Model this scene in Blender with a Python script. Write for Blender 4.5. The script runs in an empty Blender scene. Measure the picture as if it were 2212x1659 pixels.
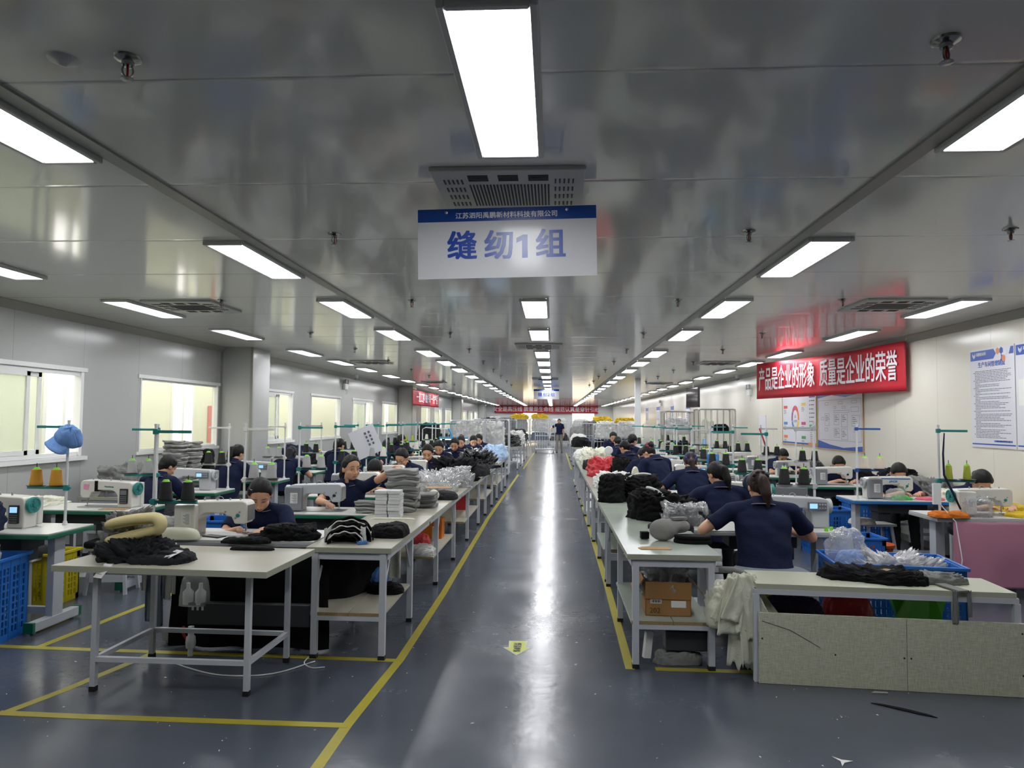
import bpy, bmesh, math, random
from mathutils import Vector, Matrix, noise, Euler
sc = bpy.context.scene
COL = sc.collection
PI = math.pi
random.seed(7)

# ------------------------------------------------------------------ camera
CAM_H, F_PX = 1.65, 1530.4
YAW, PITCH, ROLL = 0.05836, 0.05063, 0.00859
cd = bpy.data.cameras.new('camera')
cam = bpy.data.objects.new('camera', cd)
COL.objects.link(cam)
_f = Vector((-math.sin(YAW)*math.cos(PITCH), math.cos(YAW)*math.cos(PITCH), math.sin(PITCH)))
_r0 = Vector((math.cos(YAW), math.sin(YAW), 0)); _u0 = _r0.cross(_f)
_r = math.cos(ROLL)*_r0 + math.sin(ROLL)*_u0
_u = -math.sin(ROLL)*_r0 + math.cos(ROLL)*_u0
cam.matrix_world = Matrix(((_r.x, _u.x, -_f.x, 0), (_r.y, _u.y, -_f.y, 0), (_r.z, _u.z, -_f.z, CAM_H), (0, 0, 0, 1)))
cd.sensor_fit = 'HORIZONTAL'; cd.sensor_width = 36.0; cd.lens = F_PX*36.0/2212.0
cd.clip_start = 0.05; cd.clip_end = 300
sc.camera = cam

# ------------------------------------------------------------------ world, exposure
w = bpy.data.worlds.new('sky'); sc.world = w; w.use_nodes = True
bg = w.node_tree.nodes['Background']
bg.inputs[0].default_value = (1.0, 0.97, 0.9, 1); bg.inputs[1].default_value = 3.6
LAMP = 25.0
sc.view_settings.view_transform = 'Standard'; sc.view_settings.look = 'None'
sc.view_settings.exposure = 0.0; sc.view_settings.gamma = 1.0
sc.view_settings.use_curve_mapping = False
try:
    sc.cycles.use_light_tree = True
    sc.cycles.max_bounces = 8; sc.cycles.diffuse_bounces = 4; sc.cycles.glossy_bounces = 3
    sc.cycles.transmission_bounces = 4; sc.cycles.transparent_max_bounces = 12
    sc.cycles.sample_clamp_indirect = 4.0; sc.cycles.caustics_reflective = False; sc.cycles.caustics_refractive = False
    sc.cycles.use_denoising = True
except Exception:
    pass

# ------------------------------------------------------------------ materials
def hx(s):
    s = s.lstrip('#'); c = [int(s[i:i+2], 16)/255 for i in (0, 2, 4)]
    return tuple((x/12.92 if x <= .04045 else ((x+.055)/1.055)**2.4) for x in c) + (1,)
MATS = {}
def mat(name, col='#ffffff', rough=.5, metal=0, spec=.5, bump=0, bscale=30, var=0, vscale=6, emit=0, coat=0, stretch=None, sheen=0):
    if name in MATS: return MATS[name]
    m = bpy.data.materials.new(name); MATS[name] = m; m.use_nodes = True
    nt = m.node_tree; b = nt.nodes['Principled BSDF']
    c = hx(col) if isinstance(col, str) else tuple(col)+(1,)
    b.inputs['Base Color'].default_value = c; b.inputs['Roughness'].default_value = rough
    b.inputs['Metallic'].default_value = metal; b.inputs['Specular IOR Level'].default_value = spec
    b.inputs['Coat Weight'].default_value = coat; b.inputs['Sheen Weight'].default_value = sheen
    m.diffuse_color = c
    if bump or var:
        tc = nt.nodes.new('ShaderNodeTexCoord'); mp = nt.nodes.new('ShaderNodeMapping')
        nt.links.new(tc.outputs['Object'], mp.inputs[0])
        if stretch: mp.inputs['Scale'].default_value = stretch
    if var:
        n = nt.nodes.new('ShaderNodeTexNoise'); n.inputs['Scale'].default_value = vscale; n.inputs['Detail'].default_value = 5
        nt.links.new(mp.outputs[0], n.inputs[0])
        hs = nt.nodes.new('ShaderNodeMix'); hs.data_type = 'RGBA'
        hs.inputs[6].default_value = tuple(max(0, x*(1-var)) for x in c[:3])+(1,)
        hs.inputs[7].default_value = tuple(min(1, x*(1+var)) for x in c[:3])+(1,)
        nt.links.new(n.outputs['Fac'], hs.inputs[0]); nt.links.new(hs.outputs[2], b.inputs['Base Color'])
    if bump:
        n = nt.nodes.new('ShaderNodeTexNoise'); n.inputs['Scale'].default_value = bscale; n.inputs['Detail'].default_value = 4
        nt.links.new(mp.outputs[0], n.inputs[0])
        bp = nt.nodes.new('ShaderNodeBump'); bp.inputs['Strength'].default_value = bump; bp.inputs['Distance'].default_value = .02
        nt.links.new(n.outputs['Fac'], bp.inputs['Height']); nt.links.new(bp.outputs[0], b.inputs['Normal'])
    if emit:
        b.inputs['Emission Color'].default_value = c; b.inputs['Emission Strength'].default_value = emit
    return m

def mat_film(name, col, alpha, rough=.15, trans=.5):
    """clear sheet: part see-through, part milky"""
    if name in MATS: return MATS[name]
    m = bpy.data.materials.new(name); MATS[name] = m; m.use_nodes = True
    nt = m.node_tree; nt.nodes.clear()
    o = nt.nodes.new('ShaderNodeOutputMaterial'); t = nt.nodes.new('ShaderNodeBsdfTransparent')
    d = nt.nodes.new('ShaderNodeBsdfDiffuse'); tl = nt.nodes.new('ShaderNodeBsdfTranslucent'); g = nt.nodes.new('ShaderNodeBsdfGlossy')
    g.inputs['Roughness'].default_value = rough
    for n in (d, tl): n.inputs[0].default_value = hx(col)
    a = nt.nodes.new('ShaderNodeMixShader'); a.inputs[0].default_value = trans
    nt.links.new(d.outputs[0], a.inputs[1]); nt.links.new(tl.outputs[0], a.inputs[2])
    b = nt.nodes.new('ShaderNodeMixShader'); b.inputs[0].default_value = alpha
    nt.links.new(t.outputs[0], b.inputs[1]); nt.links.new(a.outputs[0], b.inputs[2])
    lw = nt.nodes.new('ShaderNodeFresnel'); lw.inputs[0].default_value = 1.5
    ge = nt.nodes.new('ShaderNodeNewGeometry'); bk = nt.nodes.new('ShaderNodeMath'); bk.operation = 'SUBTRACT'; bk.inputs[0].default_value = 1; nt.links.new(ge.outputs['Backfacing'], bk.inputs[1])
    mu = nt.nodes.new('ShaderNodeMath'); mu.operation = 'MULTIPLY'; nt.links.new(lw.outputs[0], mu.inputs[0]); nt.links.new(bk.outputs[0], mu.inputs[1])
    c = nt.nodes.new('ShaderNodeMixShader'); nt.links.new(mu.outputs[0], c.inputs[0])
    nt.links.new(b.outputs[0], c.inputs[1]); nt.links.new(g.outputs[0], c.inputs[2]); nt.links.new(c.outputs[0], o.inputs[0])
    return m

def mat_panel(name, col, axis, start, pitch, rough, wob, seam=.4, spec=.5, width=.006, wscale=1.6):
    """painted sheet-metal panels with joints along one axis and a slight wobble in the gloss"""
    m = mat(name, col, rough, spec=spec); nt = m.node_tree; b = nt.nodes['Principled BSDF']; L = nt.links.new
    tc = nt.nodes.new('ShaderNodeTexCoord'); sx = nt.nodes.new('ShaderNodeSeparateXYZ'); L(tc.outputs['Object'], sx.inputs[0])
    def mth(op, a, bb):
        n = nt.nodes.new('ShaderNodeMath'); n.operation = op
        for i, v in enumerate((a, bb)):
            if isinstance(v, (int, float)): n.inputs[i].default_value = v
            else: L(v, n.inputs[i])
        return n.outputs[0]
    t = mth('FRACT', mth('DIVIDE', mth('ADD', sx.outputs[axis], 100*pitch-start), pitch), 0)
    d = mth('MINIMUM', t, mth('SUBTRACT', 1.0, t)); line = mth('LESS_THAN', d, width/pitch)
    mx = nt.nodes.new('ShaderNodeMix'); mx.data_type = 'RGBA'; c = hx(col)
    mx.inputs[6].default_value = c; mx.inputs[7].default_value = tuple(x*(1-seam) for x in c[:3])+(1,)
    L(line, mx.inputs[0]); L(mx.outputs[2], b.inputs['Base Color'])
    n = nt.nodes.new('ShaderNodeTexNoise'); n.inputs['Scale'].default_value = wscale; n.inputs['Detail'].default_value = 1
    L(tc.outputs['Object'], n.inputs[0])
    sm = nt.nodes.new('ShaderNodeMapRange'); sm.inputs[1].default_value = 0; sm.inputs[2].default_value = .02/pitch
    sm.inputs[3].default_value = 0; sm.inputs[4].default_value = 1; L(d, sm.inputs[0])
    h = mth('ADD', mth('MULTIPLY', n.outputs['Fac'], wob), mth('MULTIPLY', sm.outputs[0], .12))
    bp = nt.nodes.new('ShaderNodeBump'); bp.inputs['Strength'].default_value = .35; bp.inputs['Distance'].default_value = .02
    L(h, bp.inputs['Height']); L(bp.outputs[0], b.inputs['Normal'])
    return m

# ------------------------------------------------------------------ mesh helpers
class MB:
    def __init__(s): s.v = []; s.f = []; s.mi = []; s.cur = 0
    def add(s, vs, fs):
        o = len(s.v); s.v += [tuple(v) for v in vs]; s.f += [tuple(i+o for i in f) for f in fs]; s.mi += [s.cur]*len(fs); return s
    def box(s, c, d, rz=0, M=None):
        x, y, z = (k/2 for k in d)
        vs = [Vector((a*x, b*y, e*z)) for a, b, e in ((-1,-1,-1),(1,-1,-1),(1,1,-1),(-1,1,-1),(-1,-1,1),(1,-1,1),(1,1,1),(-1,1,1))]
        R = M if M is not None else Matrix.Rotation(rz, 3, 'Z')
        return s.add([R @ v + Vector(c) for v in vs], [(0,3,2,1),(4,5,6,7),(0,1,5,4),(1,2,6,5),(2,3,7,6),(3,0,4,7)])
    def bx(s, x0, x1, y0, y1, z0, z1): return s.box(((x0+x1)/2, (y0+y1)/2, (z0+z1)/2), (x1-x0, y1-y0, z1-z0))
    def cyl(s, p0, p1, r0, r1=None, n=12, caps=True):
        r1 = r0 if r1 is None else r1; p0, p1 = Vector(p0), Vector(p1); d = (p1-p0).normalized()
        a = d.orthogonal().normalized(); b = d.cross(a); vs = []
        for p, r in ((p0, r0), (p1, r1)):
            for i in range(n):
                t = 2*PI*i/n; vs.append(p + (a*math.cos(t)+b*math.sin(t))*r)
        fs = [(i, (i+1) % n, n+(i+1) % n, n+i) for i in range(n)]
        if caps: fs += [tuple(range(n-1, -1, -1)), tuple(range(n, 2*n))]
        return s.add(vs, fs)
    def bar(s, p0, p1, w, h=None):
        """square tube between two points"""
        h = h or w; p0, p1 = Vector(p0), Vector(p1); d = (p1-p0); L = d.length; d.normalize()
        up = Vector((0, 0, 1)) if abs(d.z) < .9 else Vector((0, 1, 0))
        a = d.cross(up).normalized(); b = a.cross(d)
        M = Matrix((a, d, b)).transposed()
        return s.box((p0+p1)/2, (w, L, h), M=M)
    def tube(s, pts, r, n=8):
        pts = [Vector(p) for p in pts]; m = len(pts); vs = []; a = None
        for i, p in enumerate(pts):
            d = (pts[min(i+1, m-1)]-pts[max(i-1, 0)]).normalized()
            a = (a - d*a.dot(d)).normalized() if a is not None and (a - d*a.dot(d)).length > 1e-4 else d.orthogonal().normalized()
            b = d.cross(a); rr = r[i] if isinstance(r, (list, tuple)) else r
            vs += [p+(a*math.cos(2*PI*k/n)+b*math.sin(2*PI*k/n))*rr for k in range(n)]
        fs = [(i*n+k, i*n+(k+1) % n, (i+1)*n+(k+1) % n, (i+1)*n+k) for i in range(m-1) for k in range(n)]
        fs += [tuple(range(n-1, -1, -1)), tuple(range((m-1)*n, m*n))]
        return s.add(vs, fs)
    def lathe(s, prof, c=(0, 0, 0), n=20, axis='Z', sx=1, sy=1):
        vs = []; c = Vector(c)
        for r, z in prof:
            for i in range(n):
                t = 2*PI*i/n; p = Vector((r*math.cos(t)*sx, r*math.sin(t)*sy, z))
                if axis == 'X': p = Vector((p.z, p.x, p.y))
                if axis == 'Y': p = Vector((p.x, p.z, -p.y))
                vs.append(p+c)
        m = len(prof)
        fs = [(i*n+k, i*n+(k+1) % n, (i+1)*n+(k+1) % n, (i+1)*n+k) for i in range(m-1) for k in range(n)]
        fs += [tuple(range(n-1, -1, -1)), tuple(range((m-1)*n, m*n))]
        return s.add(vs, fs)
    def prism(s, pts, a0, a1, axis='Y'):
        """2-D outline (counter-clockwise) extruded along an axis. Y: pts are (x,z); Z: (x,y); X: (y,z)"""
        n = len(pts)
        def P(p, a): return {'Y': (p[0], a, p[1]), 'Z': (p[0], p[1], a), 'X': (a, p[0], p[1])}[axis]
        vs = [P(p, a0) for p in pts]+[P(p, a1) for p in pts]
        fs = [(i, (i+1) % n, n+(i+1) % n, n+i) for i in range(n)]+[tuple(range(n-1, -1, -1)), tuple(range(n, 2*n))]
        return s.add(vs, fs)
    def ell(s, c, r, M=None, sub=2):
        bm = bmesh.new(); bmesh.ops.create_icosphere(bm, subdivisions=sub, radius=1)
        R = M if M is not None else Matrix.Identity(3); c = Vector(c)
        vs = [R @ Vector((v.co.x*r[0], v.co.y*r[1], v.co.z*r[2])) + c for v in bm.verts]
        fs = [tuple(v.index for v in f.verts) for f in bm.faces]; bm.free()
        return s.add(vs, fs)
    def cap(s, p0, p1, r0, r1=None, n=12):
        """tapered capsule"""
        r1 = r0 if r1 is None else r1; p0, p1 = Vector(p0), Vector(p1); d = p1-p0; L = d.length
        d = d/L if L > 1e-6 else Vector((0, 0, 1)); a = d.orthogonal().normalized(); b = d.cross(a); vs = []; k = 4; rings = []
        for i in range(1, k+1): t = -PI/2+PI/2*i/k; rings.append((p0+d*math.sin(t)*r0, math.cos(t)*r0))
        for i in range(k): t = PI/2*i/k; rings.append((p1+d*math.sin(t)*r1, math.cos(t)*r1))
        vs = [p0-d*r0]+[p+(a*math.cos(2*PI*j/n)+b*math.sin(2*PI*j/n))*r for p, r in rings for j in range(n)]+[p1+d*r1]
        m = len(rings); fs = [(0, 1+(j+1) % n, 1+j) for j in range(n)]
        fs += [(1+i*n+j, 1+i*n+(j+1) % n, 1+(i+1)*n+(j+1) % n, 1+(i+1)*n+j) for i in range(m-1) for j in range(n)]
        e = 1+m*n; fs += [(e, 1+(m-1)*n+j, 1+(m-1)*n+(j+1) % n) for j in range(n)]
        return s.add(vs, fs)
    def grid(s, fn, nu, nv, two=True):
        vs = [fn(i/nu, j/nv) for j in range(nv+1) for i in range(nu+1)]
        fs = [(j*(nu+1)+i, j*(nu+1)+i+1, (j+1)*(nu+1)+i+1, (j+1)*(nu+1)+i) for j in range(nv) for i in range(nu)]
        return s.add(vs, fs)
    def mesh(s, name, mats, smooth=None):
        me = bpy.data.meshes.new(name); me.from_pydata(s.v, [], s.f)
        for m in (mats if isinstance(mats, (list, tuple)) else [mats]): me.materials.append(m)
        if any(s.mi):
            me.polygons.foreach_set('material_index', s.mi)
        bm = bmesh.new(); bm.from_mesh(me); bmesh.ops.recalc_face_normals(bm, faces=bm.faces); bm.to_mesh(me); bm.free()
        if smooth is not None:
            me.polygons.foreach_set('use_smooth', [True]*len(me.polygons))
            if smooth < 3: me.set_sharp_from_angle(angle=smooth)
        me.update(); return me

CACHE = {}
def obj(name, data, parent=None, loc=(0, 0, 0), rz=0, rot=None):
    o = bpy.data.objects.new(name, data); COL.objects.link(o); o.location = loc
    o.rotation_euler = rot if rot else (0, 0, rz)
    if parent: o.parent = parent
    return o
def part(name, key, fn, parent=None, loc=(0, 0, 0), rz=0, rot=None, bev=0, seg=2, label=None, solid=0, sub=0):
    """one mesh object; meshes are shared between calls with the same key"""
    if key not in CACHE: CACHE[key] = fn()
    o = obj(name, CACHE[key], parent, loc, rz, rot)
    if solid: m = o.modifiers.new('solid', 'SOLIDIFY'); m.thickness = solid; m.offset = 0
    if sub: m = o.modifiers.new('sub', 'SUBSURF'); m.levels = sub; m.render_levels = sub
    if bev: m = o.modifiers.new('bevel', 'BEVEL'); m.width = bev; m.segments = seg; m.limit_method = 'ANGLE'; m.angle_limit = .7
    if label: o['label'] = label
    return o
def tag(o, label, cat, group=None, kind=None):
    o['label'] = label; o['category'] = cat
    if group: o['group'] = group
    if kind: o['kind'] = kind
    return o
def thing(name, label, cat, loc=(0, 0, 0), rz=0, group=None, rot=None):
    return tag(obj(name, None, None, loc, rz, rot), label, cat, group)
def struct(name, mb, m, smooth=None, parent=None, **k):
    o = obj(name, mb.mesh(name, m, smooth), parent, **k)
    if not parent: o['kind'] = 'structure'
    return o
def text(name, body, size, mt, parent, loc, rot, sx=1.0, bold=0.0, align='CENTER', depth=.0006, key=None, spacing=1.0):
    # heavier strokes come from copies of the outline set slightly apart
    key = key or ('txt', body, size, mt.name, bold, spacing, align)
    if key not in CACHE:
        c = bpy.data.curves.new('t', 'FONT'); c.body = body; c.size = size; c.align_x = align; c.align_y = 'CENTER'
        c.extrude = depth; c.space_character = spacing; c.resolution_u = 3
        t = bpy.data.objects.new('t', c); COL.objects.link(t)
        dg = bpy.context.evaluated_depsgraph_get(); me = bpy.data.meshes.new_from_object(t.evaluated_get(dg))
        bpy.data.objects.remove(t); bpy.data.curves.remove(c)
        if bold:
            n = MB(); V = [v.co.copy() for v in me.vertices]; F = [tuple(p.vertices) for p in me.polygons]
            for i, (dx, dy) in enumerate(((0, 0), (bold, bold*.7), (-bold, bold*.7), (bold, -bold*.7), (-bold, -bold*.7), (bold, 0), (-bold, 0))): n.add([v+Vector((dx, dy, i*.00012)) for v in V], F)
            me = bpy.data.meshes.new('text'); me.from_pydata(n.v, [], n.f)
        me.materials.clear(); me.materials.append(mt); CACHE[key] = me
    o = obj(name, CACHE[key], parent, loc, rot=rot); o.scale = (sx, 1, 1); return o
def evald(me, mods):
    """bake modifiers into a fresh mesh"""
    t = bpy.data.objects.new('t', me); COL.objects.link(t)
    for typ, kw in mods:
        m = t.modifiers.new(typ, typ)
        for k, v in kw.items(): setattr(m, k, v)
    dg = bpy.context.evaluated_depsgraph_get(); r = bpy.data.meshes.new_from_object(t.evaluated_get(dg))
    bpy.data.objects.remove(t); return r
def fuse(mb, name, mt, voxel, it=4, fac=.5):
    me = mb.mesh(name, mt)
    r = evald(me, [('REMESH', dict(mode='VOXEL', voxel_size=voxel, use_smooth_shade=True)), ('SMOOTH', dict(factor=fac, iterations=it))])
    r.materials.clear(); r.materials.append(mt); r.name = name
    r.polygons.foreach_set('use_smooth', [True]*len(r.polygons)); return r
ORD = ['first', 'second', 'third', 'fourth', 'fifth', 'sixth', 'seventh', 'eighth', 'ninth', 'tenth', 'eleventh', 'twelfth', 'thirteenth', 'fourteenth', 'fifteenth', 'sixteenth', 'seventeenth', 'eighteenth', 'nineteenth', 'twentieth',
       'twenty-first', 'twenty-second', 'twenty-third', 'twenty-fourth', 'twenty-fifth', 'twenty-sixth', 'twenty-seventh', 'twenty-eighth', 'twenty-ninth', 'thirtieth']
def fb(p, s=1.0): return noise.noise(Vector(p)*s)
# ------------------------------------------------------------------ the room
XL, XR, YN, YF, ZC = -5.75, 4.98, -4.0, 60.0, 2.87
def floor_mat():
    m = mat('floor_epoxy', '#3d434c', .22, spec=.5); nt = m.node_tree; b = nt.nodes['Principled BSDF']; L = nt.links.new
    tc = nt.nodes.new('ShaderNodeTexCoord')
    n = nt.nodes.new('ShaderNodeTexNoise'); n.inputs['Scale'].default_value = 1.3; n.inputs['Detail'].default_value = 8; n.inputs['Roughness'].default_value = .65
    L(tc.outputs['Object'], n.inputs[0])
    r = nt.nodes.new('ShaderNodeMapRange'); r.inputs[1].default_value = .3; r.inputs[2].default_value = .7; r.inputs[3].default_value = .16; r.inputs[4].default_value = .3
    L(n.outputs['Fac'], r.inputs[0]); L(r.outputs[0], b.inputs['Roughness'])
    mx = nt.nodes.new('ShaderNodeMix'); mx.data_type = 'RGBA'; mx.inputs[6].default_value = hx('#454b55'); mx.inputs[7].default_value = hx('#555b65')
    L(n.outputs['Fac'], mx.inputs[0])
    L(mx.outputs[2], b.inputs['Base Color'])
    n2 = nt.nodes.new('ShaderNodeTexNoise'); n2.inputs['Scale'].default_value = 14; n2.inputs['Detail'].default_value = 3; L(tc.outputs['Object'], n2.inputs[0])
    bp = nt.nodes.new('ShaderNodeBump'); bp.inputs['Strength'].default_value = .06; bp.inputs['Distance'].default_value = .02
    L(n2.outputs['Fac'], bp.inputs['Height']); L(bp.outputs[0], b.inputs['Normal'])
    return m
M_ceil = mat_panel('ceiling_panels', '#efefea', 1, 2.43, 1.135, .1, .2, spec=.5)
M_wall = mat_panel('wall_panels', '#adafad', 1, .3, 1.15, .2, .25, seam=.25, spec=.5, width=.004)
M_wallr = mat_panel('wall_panels_warm', '#e0dccf', 1, .3, 1.15, .2, .25, seam=.2, spec=.5, width=.004)
M_trim = mat('aluminium_trim', '#8e8e86', .35, spec=.5)
M_white = mat('white_paint', '#dcdedd', .35)
M_pvc = mat('white_pvc', '#e6e8e6', .3)
struct('floor', MB().bx(XL-.15, XR+.15, YN, YF, -.1, 0), floor_mat())
struct('ceiling', MB().bx(XL-.15, XR+.15, YN, YF, ZC, ZC+.1), M_ceil)
struct('wall_right', MB().bx(XR, XR+.12, YN, YF, 0, ZC), M_wallr)
struct('wall_back', MB().bx(XL-.15, XR+.15, YN-.12, YN, 0, ZC), M_wall)
# window wall: openings every 3.5 m
WIN = [(6.05+3.5*k, 8.35+3.5*k) for k in range(-2, 15)]
WIN = [(a, b) for a, b in WIN]
Z0, Z1 = 1.17, 2.19
b = MB(); b.bx(XL-.1, XL, YN, YF, 0, Z0); b.bx(XL-.1, XL, YN, YF, Z1, ZC); y = YN
for a, e in WIN: b.bx(XL-.1, XL, y, a, Z0, Z1); y = e
b.bx(XL-.1, XL, y, YF, Z0, Z1); struct('wall_left', b, M_wall)
# far wall with two tall openings
b = MB()
FO = [(-7+1.0, -4.6), (-2.6, -1.3), (1.55, 3.5)]
b.bx(XL-.15, XR+.15, YF, YF+.12, 0, .4); b.bx(XL-.15, XR+.15, YF, YF+.12, 2.55, ZC); x = XL-.15
for a, e in FO[1:]: b.bx(x, a, YF, YF+.12, .4, 2.55); x = e
b.bx(x, XR+.15, YF, YF+.12, .4, 2.55); struct('wall_far', b, M_white)
M_film = mat_film('milky_window_film', '#f6f5e0', .13)
M_frost = mat_film('frosted_window_film', '#e6eede', .3)
M_ywin = mat_film('yellow_window_film', '#f3e2b8', .5)
for i, (a, e) in enumerate(FO[1:]):
    wn = obj('window_%d' % (40+i), None); wn['kind'] = 'structure'
    fr = MB()
    for p, q in (((a, YF-.02, .43), (e, YF-.02, .43)), ((a, YF-.02, 2.52), (e, YF-.02, 2.52)), ((a+.03, YF-.02, .4), (a+.03, YF-.02, 2.55)), ((e-.03, YF-.02, .4), (e-.03, YF-.02, 2.55))): fr.bar(p, q, .06)
    struct('window_frame', fr, M_pvc, parent=wn)
    struct('pane', MB().bx(a+.05, e-.05, YF+.02, YF+.03, .45, 2.5), M_ywin, parent=wn)
def window(n, a, e, sliding):
    wn = obj('window_%d' % n, None); wn['kind'] = 'structure'
    t = .05 if sliding else .028; X = XL+.005
    fr = MB()
    for p, q in (((X-.04, a, Z0+t/2), (X-.04, e, Z0+t/2)), ((X-.04, a, Z1-t/2), (X-.04, e, Z1-t/2)), ((X-.04, a+t/2, Z0), (X-.04, a+t/2, Z1)), ((X-.04, e-t/2, Z0), (X-.04, e-t/2, Z1))): fr.bar(p, q, .09 if abs(p[2]-q[2]) > .1 else t, t if abs(p[2]-q[2]) < .1 else t)
    struct('window_frame', fr, M_pvc, parent=wn)
    s = MB(); s.bx(XL-.005, XL+.05 if sliding else XL+.02, a-.06, e+.06, Z0-.05, Z0-.005); s.bx(XL-.001, XL+.016, a-.06, e+.06, Z1, Z1+.05)
    struct('window_sill', s, M_pvc, parent=wn)
    if not sliding:
        struct('pane', MB().bx(XL-.05, XL-.044, a+t, e-t, Z0+t, Z1-t), M_film, parent=wn)
    else:
        m = (a+e)/2
        for j, (p, q, dx) in enumerate(((a+t, a+.62*(e-a), -.02), (a+t+.6, a+.72*(e-a), -.06))):
            f = MB(); X = XL+dx
            f.bx(X-.015, X+.015, p, q, Z0+t, Z0+t+.05); f.bx(X-.015, X+.015, p, q, Z1-t-.05, Z1-t); f.bx(X-.015, X+.015, p, p+.05, Z0+t, Z1-t); f.bx(X-.015, X+.015, q-.05, q, Z0+t, Z1-t)
            sh = struct('sash', f, M_pvc, parent=wn)
            struct('pane', MB().bx(X-.003, X+.003, p+.05, q-.05, Z0+t+.05, Z1-t-.05), M_frost, parent=sh)
for k, (a, e) in enumerate(WIN):
    if 0 < a: window(k-1, a, e, k % 2 == 0)
# corridor behind the window wall
b = MB(); XO = -7.5
OW = [(a+.45, a+1.35) for a, e in WIN]
b.bx(XO-.2, XO, YN, YF+8, -.1, 1.0); b.bx(XO-.2, XO, YN, YF+8, 2.55, 2.9); y = YN
for a, e in OW: b.bx(XO-.2, XO, y, a, 1.0, 2.55); y = e
b.bx(XO-.2, XO, y, YF+8, 1.0, 2.55)
struct('wall_corridor', b, mat('corridor_plaster', '#e0e3cc', .7, var=.05, vscale=1.5))
struct('floor_corridor', MB().bx(XO, XL-.1, YN, YF+8, -.1, 0), mat('corridor_floor', '#a9a79b', .6))
b = MB()
for a, e in OW:
    m = (a+e)/2
    for y in (a+.04, m, e-.04): b.bx(XO-.05, XO+.02, y-.035, y+.035, 1.0, 2.55)
    b.bx(XO-.05, XO+.02, a, e, 2.46, 2.55); b.bx(XO-.05, XO+.02, a, e, 1.0, 1.08)
struct('trim_1', b, M_pvc)
b = MB()
b.bx(XO+.01, XO+.03, 15.0, 15.5, 1.1, 1.9); b.bx(XO+.01, XO+.03, 29.0, 29.6, 1.1, 1.85)
o = struct('trim_2', b, mat('red_notice_board', '#d2504a', .5))
# coves, ceiling battens
def strip(n, x0, x1, z0=ZC-.012, z1=ZC+.0, m=M_trim):
    struct('trim_%d' % n, MB().bx(x0, x1, YN, YF, z0, z1), m)
strip(3, -2.115, -2.03); strip(4, 1.585, 1.665)
b = MB(); b.prism([(XL, ZC-.09), (XL+.012, ZC-.09), (XL+.09, ZC-.012), (XL+.09, ZC), (XL, ZC)], YN, YF, 'Y'); struct('trim_5', b, M_trim)
b = MB(); b.prism([(XR, ZC), (XR-.09, ZC), (XR-.09, ZC-.012), (XR-.012, ZC-.09), (XR, ZC-.09)], YN, YF, 'Y'); struct('trim_6', b, M_trim)
b = MB()
for x, s in ((XL, 1), (XR, -1)): b.bx(min(x, x+s*.012), max(x, x+s*.012), YN, YF, 0, .09)
struct('baseboard_left', MB().bx(XL, XL+.012, YN, YF, 0, .09), M_trim); struct('baseboard_right', MB().bx(XR-.012, XR, YN, YF, 0, .09), M_trim)
# boxed columns on the window wall, a free pole
for i, y in enumerate((11.95, 25.95, 39.95, 53.95)):
    b = MB().bx(XL, XL+.55, y, y+.75, 0, ZC); o = struct('pillar_%d' % (i+1), b, M_wall)
    b = MB(); b.bx(XL, XL+.03, y-.03, y, 0, ZC); b.bx(XL+.55, XL+.565, y-.012, y+.03, 0, ZC); b.bx(XL+.52, XL+.55, y-.012, y, 0, ZC)
    struct('trim_%d' % (10+i), b, M_trim)
struct('pillar_6', MB().bx(2.36, 2.52, 20.6, 20.76, 0, ZC), M_white)
# ------------------------------------------------------------------ floor tape
M_tape = mat('yellow_floor_tape', '#a79c2c', .45, var=.15, vscale=5)
def tape(pts, wd=.06, lift=0):
    b = MB()
    for i, ((x0, y0), (x1, y1)) in enumerate(zip(pts, pts[1:])):
        zt = .0012+.0003*(i % 2)+lift; d = Vector((x1-x0, y1-y0, 0)).normalized(); n = Vector((-d.y, d.x, 0))*wd/2; p, q = Vector((x0, y0, zt)), Vector((x1, y1, zt)); p -= d*.01; q += d*.01
        lo = Vector((0, 0, zt))
        b.add([p-n-lo, p+n-lo, q+n-lo, q-n-lo, p-n, p+n, q+n, q-n], [(0,1,2,3),(4,7,6,5),(0,4,5,1),(1,5,6,2),(2,6,7,3),(3,7,4,0)])
    return b
for i, p in enumerate(([(-1.12, 2.2), (-1.1, 3.84), (-1.04, 4.9), (-1.03, 6.8), (-1.08, 11.9), (-1.04, 21.5)], [(-1.06, 4.88), (-3.6, 4.93), (-4.3, 4.95)], [(-1.1, 3.84), (-2.62, 3.84), (-3.06, 3.85)], [(-3.04, 3.84), (-2.93, 4.2), (-2.78, 4.9)], [(-3.66, 4.93), (-3.55, 6.3), (-3.5, 7.4)],
                    [(.52, 4.85), (.55, 7.34), (.585, 14.9), (.6, 20)], [(.7, 4.86), (1.34, 4.86)], [(-1.0, 24), (-.95, 36)], [(.62, 24), (.66, 36)])):
    struct('floor_marking_%d' % (i+1), tape(p, lift=.0006*(i % 3)), M_tape)
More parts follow.
